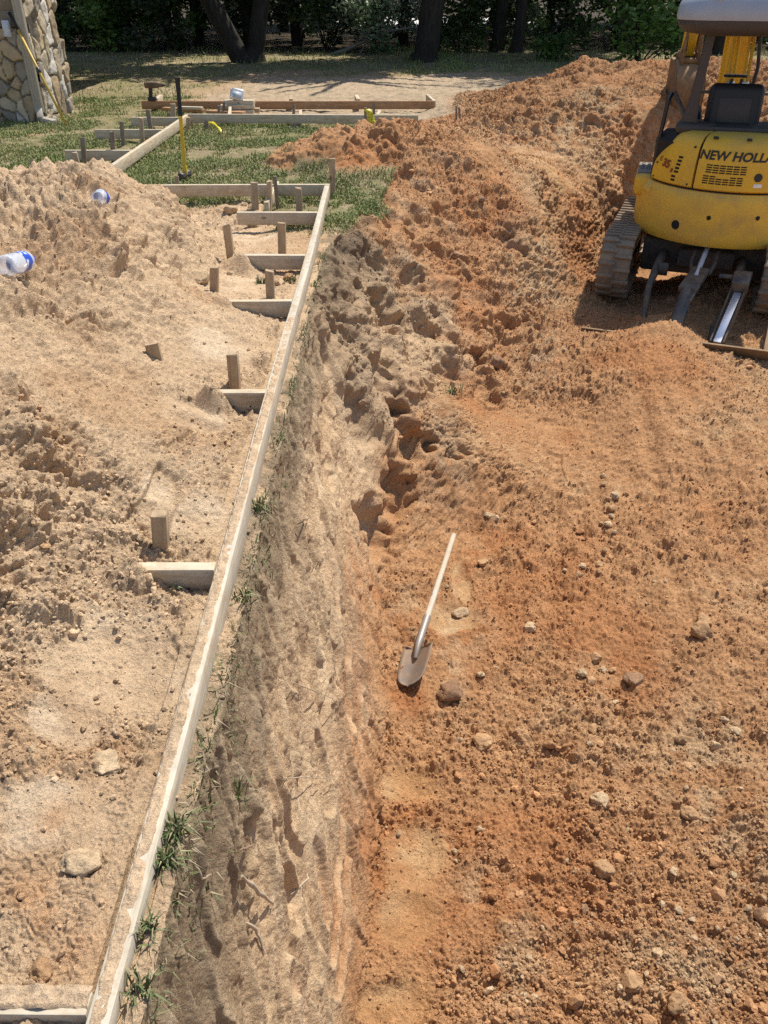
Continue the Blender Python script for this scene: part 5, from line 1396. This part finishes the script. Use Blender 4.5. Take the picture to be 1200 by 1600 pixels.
# roots sticking out of the cut
M['root'] = plain('root_bark', (.23, .16, .10), .9, var=.3, scale=40)
M['palewood'] = plain('split_root', (.42, .34, .24), .85, var=.25, scale=40)
def root(pts, r, label, mat='root', out=.02):
    ps_ = []
    for i, (a, b) in enumerate(pts):
        p, n = surf(a, b); ps_.append(p + n * (out if 0 < i < len(pts) - 1 else out * .5))
    o = ps_[0]
    fine = []
    for a, b in zip(ps_, ps_[1:]):
        for k in range(4): fine.append(a.lerp(b, k / 4) - o + Vector((random.uniform(-1, 1), random.uniform(-1, 1), random.uniform(-1, 1))) * r * .5)
    fine.append(ps_[-1] - o)
    mb = MB(); mb.tube(fine, [r * (.35 + .65 * min(1, i / 2.5)) * (1 - .7 * i / len(fine)) * random.uniform(.8, 1.2) for i in range(len(fine))], 8)
    ob = mb.build('root', M[mat], None, True, 60, loc=o); tag(ob, label, 'root', 'roots showing in the cut bank')
root([(368, 1330), (384, 1322), (388, 1305)], .005, 'dark curved root loop low on the bank')
root([(374, 1372), (400, 1395), (426, 1412)], .008, 'thick pale broken root low on the bank', 'palewood', .012)
root([(383, 1440), (398, 1460), (413, 1484)], .006, 'split pale root end lowest on the bank', 'palewood', .01)
root([(300, 1345), (312, 1360), (325, 1368)], .0035, 'thin pale root curling out near the grass tufts', 'palewood', .02)
root([(440, 1214), (480, 1217), (520, 1218)], .0028, 'long thin straight root across the middle of the bank', 'palewood', .025)
root([(448, 1068), (480, 1078), (508, 1092), (538, 1116)], .0026, 'long thin bent root above the straight one', 'palewood', .03)
root([(462, 822), (472, 818), (482, 812)], .006, 'short dark root stub high on the bank', 'root', .03)
root([(484, 877), (502, 878)], .003, 'short thin root stub below the dark one', 'root', .03)
root([(455, 1395), (470, 1375), (474, 1362)], .004, 'thin root beside the thick broken one', 'palewood', .03)

# ------------------------------------------------------------------ trees
t = NT('bark'); v = t.coord('Object', (1, 1, .25)); n = t.noise(v, 16, 6, .7)
M['bark'] = t.out(t.ramp(n, [(.3, (.022, .019, .015)), (.7, (.065, .056, .044))]), .95, 0, t.bump(n, .9, .03), .1)
t = NT('leaf'); oi = t.n.new('ShaderNodeAttribute'); oi.attribute_name = 'Col'
M['leaf'] = t.out(oi.outputs['Color'], .5, 0, None, .3)
t.b.inputs['Transmission Weight'].default_value = 0.0
tr = t.n.new('ShaderNodeBsdfTranslucent'); mx = t.n.new('ShaderNodeMixShader'); mx.inputs[0].default_value = .28
t.link(oi.outputs['Color'], tr.inputs[0]); t.link(t.b.outputs[0], mx.inputs[1]); t.link(tr.outputs[0], mx.inputs[2])
t.link(mx.outputs[0], [n_ for n_ in t.n if n_.type == 'OUTPUT_MATERIAL'][0].inputs[0])
def leaves(centers, radii, n, size, seed, cols, flatten=.8):
    """small bent leaf faces gathered in clumps"""
    g = np.random.default_rng(seed); k = g.integers(0, len(centers), n)
    d = g.normal(size=(n, 3)); d /= np.linalg.norm(d, axis=1, keepdims=True)
    pos = centers[k] + d * (radii[k] * g.random(n) ** .45)[:, None] * np.array([1, 1, flatten])
    a = g.normal(size=(n, 3)); a[:, 2] *= .5; a /= np.linalg.norm(a, axis=1, keepdims=True)
    b = np.cross(a, g.normal(size=(n, 3))); b /= np.linalg.norm(b, axis=1, keepdims=True)
    s = size * (.6 + .8 * g.random(n))[:, None]
    v0 = pos - a * s; v1 = pos + b * s * .45; v2 = pos + a * s; v3 = pos - b * s * .45
    Vv = np.stack([v0, v1, v2, v3], 1).reshape(-1, 3); F = np.arange(n * 4).reshape(n, 4)
    cb = cols[g.integers(0, len(cols), len(centers))][k] * (.75 + .5 * g.random(n))[:, None]
    return Vv, F, np.repeat(cb, 4, 0)
LC = np.array([(.028, .052, .014), (.036, .068, .018), (.05, .09, .022), (.025, .045, .013), (.065, .10, .025)], np.float32)
def make_tree(H, r0, seed, base_h, spread, nleaf, lean=(0, 0), fork=False, reach=99):
    g = random.Random(seed); mb = MB()
    def limb(p, d, L, r, depth):
        pts = [p]; q = p.copy(); dd = d.copy()
        n_ = 5
        for i in range(n_):
            dd = (dd + Vector((g.uniform(-1, 1), g.uniform(-1, 1), g.uniform(-.2, .6))) * .14).normalized(); q = q + dd * (L / n_); pts.append(q.copy())
        mb.tube(pts, [r * (1 - .6 * i / n_) for i in range(n_ + 1)], 9 if depth == 0 else 6)
        return pts
    tips = []
    stems = [(Vector((0, 0, -.2)), Vector((lean[0], lean[1], 1)).normalized(), r0)]
    if fork: stems.append((Vector((.12, .1, -.1)), Vector((-lean[0] * .2 + .05, .1, 1)).normalized(), r0 * .9))
    for p, d, r in stems:
        mp = limb(p, d, H * .8, r, 0)
        mb.tube([p, p + d * .35], [r * 1.7, r * 1.02], 9)
        for i in range(2, 6):
            for _ in range(3):
                a = g.random() * 6.28; dd = Vector((math.cos(a), math.sin(a), g.uniform(.15, .7))).normalized()
                lp = limb(mp[i], dd, spread * g.uniform(.6, 1.1), r * .35, 1); tips += lp[2:]
        tips.append(mp[-1])
    tr_ = mb.build('trunk', M['bark'], None, True, 60)
    cen = np.array([t_[:] for t_ in tips if t_.z > base_h * .8 and t_.y - .6 * t_.z > -reach]); rad = np.array([g.uniform(.6, 1.25) for _ in cen])  # crown trimmed by reach so its shadow stops short on the lawn
    Vv, F, cc = leaves(cen, rad, nleaf, .13, seed, LC)
    cr_ = np_mesh('crown', Vv, F, M['leaf'], False, cc)
    return tr_, cr_
protos = [make_tree(12, .26, 11, 3.2, 3.2, 9000), make_tree(10.5, .15, 12, 2.8, 2.8, 8000), make_tree(13, .19, 13, 3.2, 3.4, 9000), make_tree(9.5, .22, 14, 3.0, 2.6, 9000, (-.42, 0), True, 4.2), make_tree(9.5, .25, 15, 3.0, 2.6, 9000, (0, 0), False, 4.0)]
used = set()
def tree(kind, x, y, label, s=1.0, rz=0.0, group='trees along the wood edge'):
    e = empty('tree', (x, y, 0), rz); e.scale = (s, s, s); tag(e, label, 'tree', group)
    for o in protos[kind]:
        if kind in used: c_ = o.copy(); COL.objects.link(c_)
        else: c_ = o
        c_.parent = e
    used.add(kind); return e
def tx(px, y): return PY(px, 90, y).x
tree(3, tx(385, 20.2), 20.2, 'forked dark tree with one trunk leaning left, standing out on the shaded grass')
tree(4, tx(662, 20.4), 20.4, 'thick straight dark tree right of the white glimpses in the wood', 1.1, 0.0)
tree(1, tx(270, 25.0), 25.0, 'dark trunk left of the forked tree, behind the sunlit grass', 1.0, 2.0)
tree(2, tx(775, 23.6), 23.6, 'trunk behind the left end of the spoil heap', .9, 3.0)
tree(1, tx(806, 23.0), 23.0, 'slender trunk close right of another trunk behind the spoil heap', 1.0, 4.0)
tree(0, tx(188, 26.0), 26.0, 'dark trunk in the wood right beside the house corner', .9, 5.0)
tree(2, tx(965, 24.0), 24.0, 'trunk behind the middle of the spoil heap', .9, 1.4)
tree(0, tx(630, 25.5), 25.5, 'thin trunk left of the thick straight tree, among the shrubs', .6, 2.4)
tree(1, tx(470, 29.0), 29.0, 'trunk between the forked tree and the pale shrub', .95, .6)
tree(2, tx(1120, 22.5), 22.5, 'trunk behind the excavator boom', 1.0, 2.2)
tree(1, tx(1260, 21.0), 21.0, 'tree at the right edge behind the canopy', 1.1, .2)
# depth of the wood behind, one mass
g = np.random.default_rng(21); cen = []; tr_b = MB()
for k in range(70):
    y = 25 + 17 * g.random(); x = g.uniform(-19, 20)
    if y > 27 and -2.2 < x * 30 / y - .9 < 1.9 and g.random() < .55: continue
    h = g.uniform(7, 12); tr_b.tube([(x, y, -.2), (x + g.uniform(-.4, .4), y, h * .6), (x + g.uniform(-1, 1), y, h)], [.17, .12, .04], 7)
    for _ in range(15):
        c3 = (x + g.normal() * 1.5, y + g.normal() * 1.3, g.uniform(2.0, h)); fx_, fy_ = c3[0] - .36 * c3[2], c3[1] - .60 * c3[2]
        if not (-7 < fx_ < -2.6 and 17.6 < fy_ < 22.2) and fy_ > (14.0 if fx_ < -3 else 16.4): cen.append(c3)  # unseen crowns shaped by where their shadows fall, leaving a sunlit strip
wood_t = tr_b.build('wood_trunks', M['bark'], None, True, 60); tag(wood_t, kind='stuff')
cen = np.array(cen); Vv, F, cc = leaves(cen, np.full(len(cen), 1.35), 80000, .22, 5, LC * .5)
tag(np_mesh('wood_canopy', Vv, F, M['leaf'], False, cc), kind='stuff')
# undergrowth at the wood's edge
cen, rad = [], []
for k in range(420):
    x = g.uniform(-17, 19); y = 23.2 + 9 * g.random() ** 1.5
    q = x * 30 / y
    if -.2 < q < 2.4 and y > 24.5 and g.random() < .8: continue
    cen.append((x, y, g.uniform(.1, 1.7))); rad.append(g.uniform(.3, .75))
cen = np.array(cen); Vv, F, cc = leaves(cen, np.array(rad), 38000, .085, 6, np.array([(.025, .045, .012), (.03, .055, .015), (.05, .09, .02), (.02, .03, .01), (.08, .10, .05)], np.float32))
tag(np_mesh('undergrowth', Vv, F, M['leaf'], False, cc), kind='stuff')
def shrub(px, y, zc_, r, n, label, cols, sz=.07):
    p = PY(px, 60, y); g2 = np.random.default_rng(int(px)); q = g2.normal(size=(16, 3)) * np.array([r * .5, r * .4, r * .35]) + np.array([0, 0, zc_])
    Vv, F, cc = leaves(q, np.full(16, r * .42), n, sz, int(px), np.array(cols, np.float32))
    e = empty('shrub', (p.x, y, 0)); tag(e, label, 'shrub', 'shrubs along the wood edge')
    np_mesh('foliage', Vv, F, M['leaf'], False, cc, e)
    mb = MB()
    for c_ in q[:7]: mb.tube([(g2.normal() * .05, g2.normal() * .05, -.05), tuple(c_ * np.array([.5, .5, .5])), tuple(c_)], [.02, .014, .006], 6)
    mb.build('stem', M['bark'], e)
shrub(590, 23.2, .75, 1.0, 2600, 'pale leaved shrub leaning left in front of the white glimpses', [(.20, .25, .16), (.12, .18, .08), (.26, .30, .22)])
shrub(510, 24.0, 1.0, 1.0, 2200, 'grey green shrub between the forked tree and the pale shrub', [(.16, .20, .13), (.09, .14, .06)])
shrub(150, 24.0, .8, .9, 2400, 'bright green shrub beside the house corner', [(.10, .17, .03), (.16, .24, .05)])
shrub(240, 25.0, 1.0, .8, 2000, 'shrub with yellow green leaves left of the forked tree', [(.12, .2, .03), (.08, .13, .03)])
shrub(1000, 19.5, .9, 1.0, 2600, 'sunlit green shrub behind the far spoil heap', [(.11, .19, .04), (.15, .25, .05)])
shrub(720, 23.5, .5, .8, 1500, 'low dark shrub right of the thick straight tree', [(.07, .11, .03), (.11, .15, .05)])
shrub(870, 20.6, .3, .5, 900, 'small weedy shrub at the left foot of the far spoil heap', [(.09, .15, .03), (.06, .11, .03)], .05)
# fallen branch
pts = [PY(500, 92, 22.6), PY(540, 78, 22.7), PY(575, 62, 22.9), PY(610, 48, 23.1), PY(650, 42, 23.3)]
o = pts[0].copy(); mb = MB(); mb.tube([p - o for p in pts], [.05, .045, .038, .028, .015], 8); mb.tube([pts[2] - o, PY(560, 88, 22.6) - o, PY(530, 92, 22.5) - o], [.025, .02, .012], 6)
tag(mb.build('fallen_branch', plain('grey_branch', (.24, .21, .17), .9), None, True, 60, loc=o), 'bare grey fallen branch slanting up through the shrubs', 'branch')
# sunlit pale drive beyond the wood
mb = MB(); mb.grid([[(-2 + i * 1.2, 36 + j * 3, .03 + .01 * ((i + j) % 2)) for i in range(8)] for j in range(4)])
tag(mb.build('gravel_drive', plain('pale_gravel', (.62, .60, .56), .9, var=.1, scale=3), None, True), kind='structure')
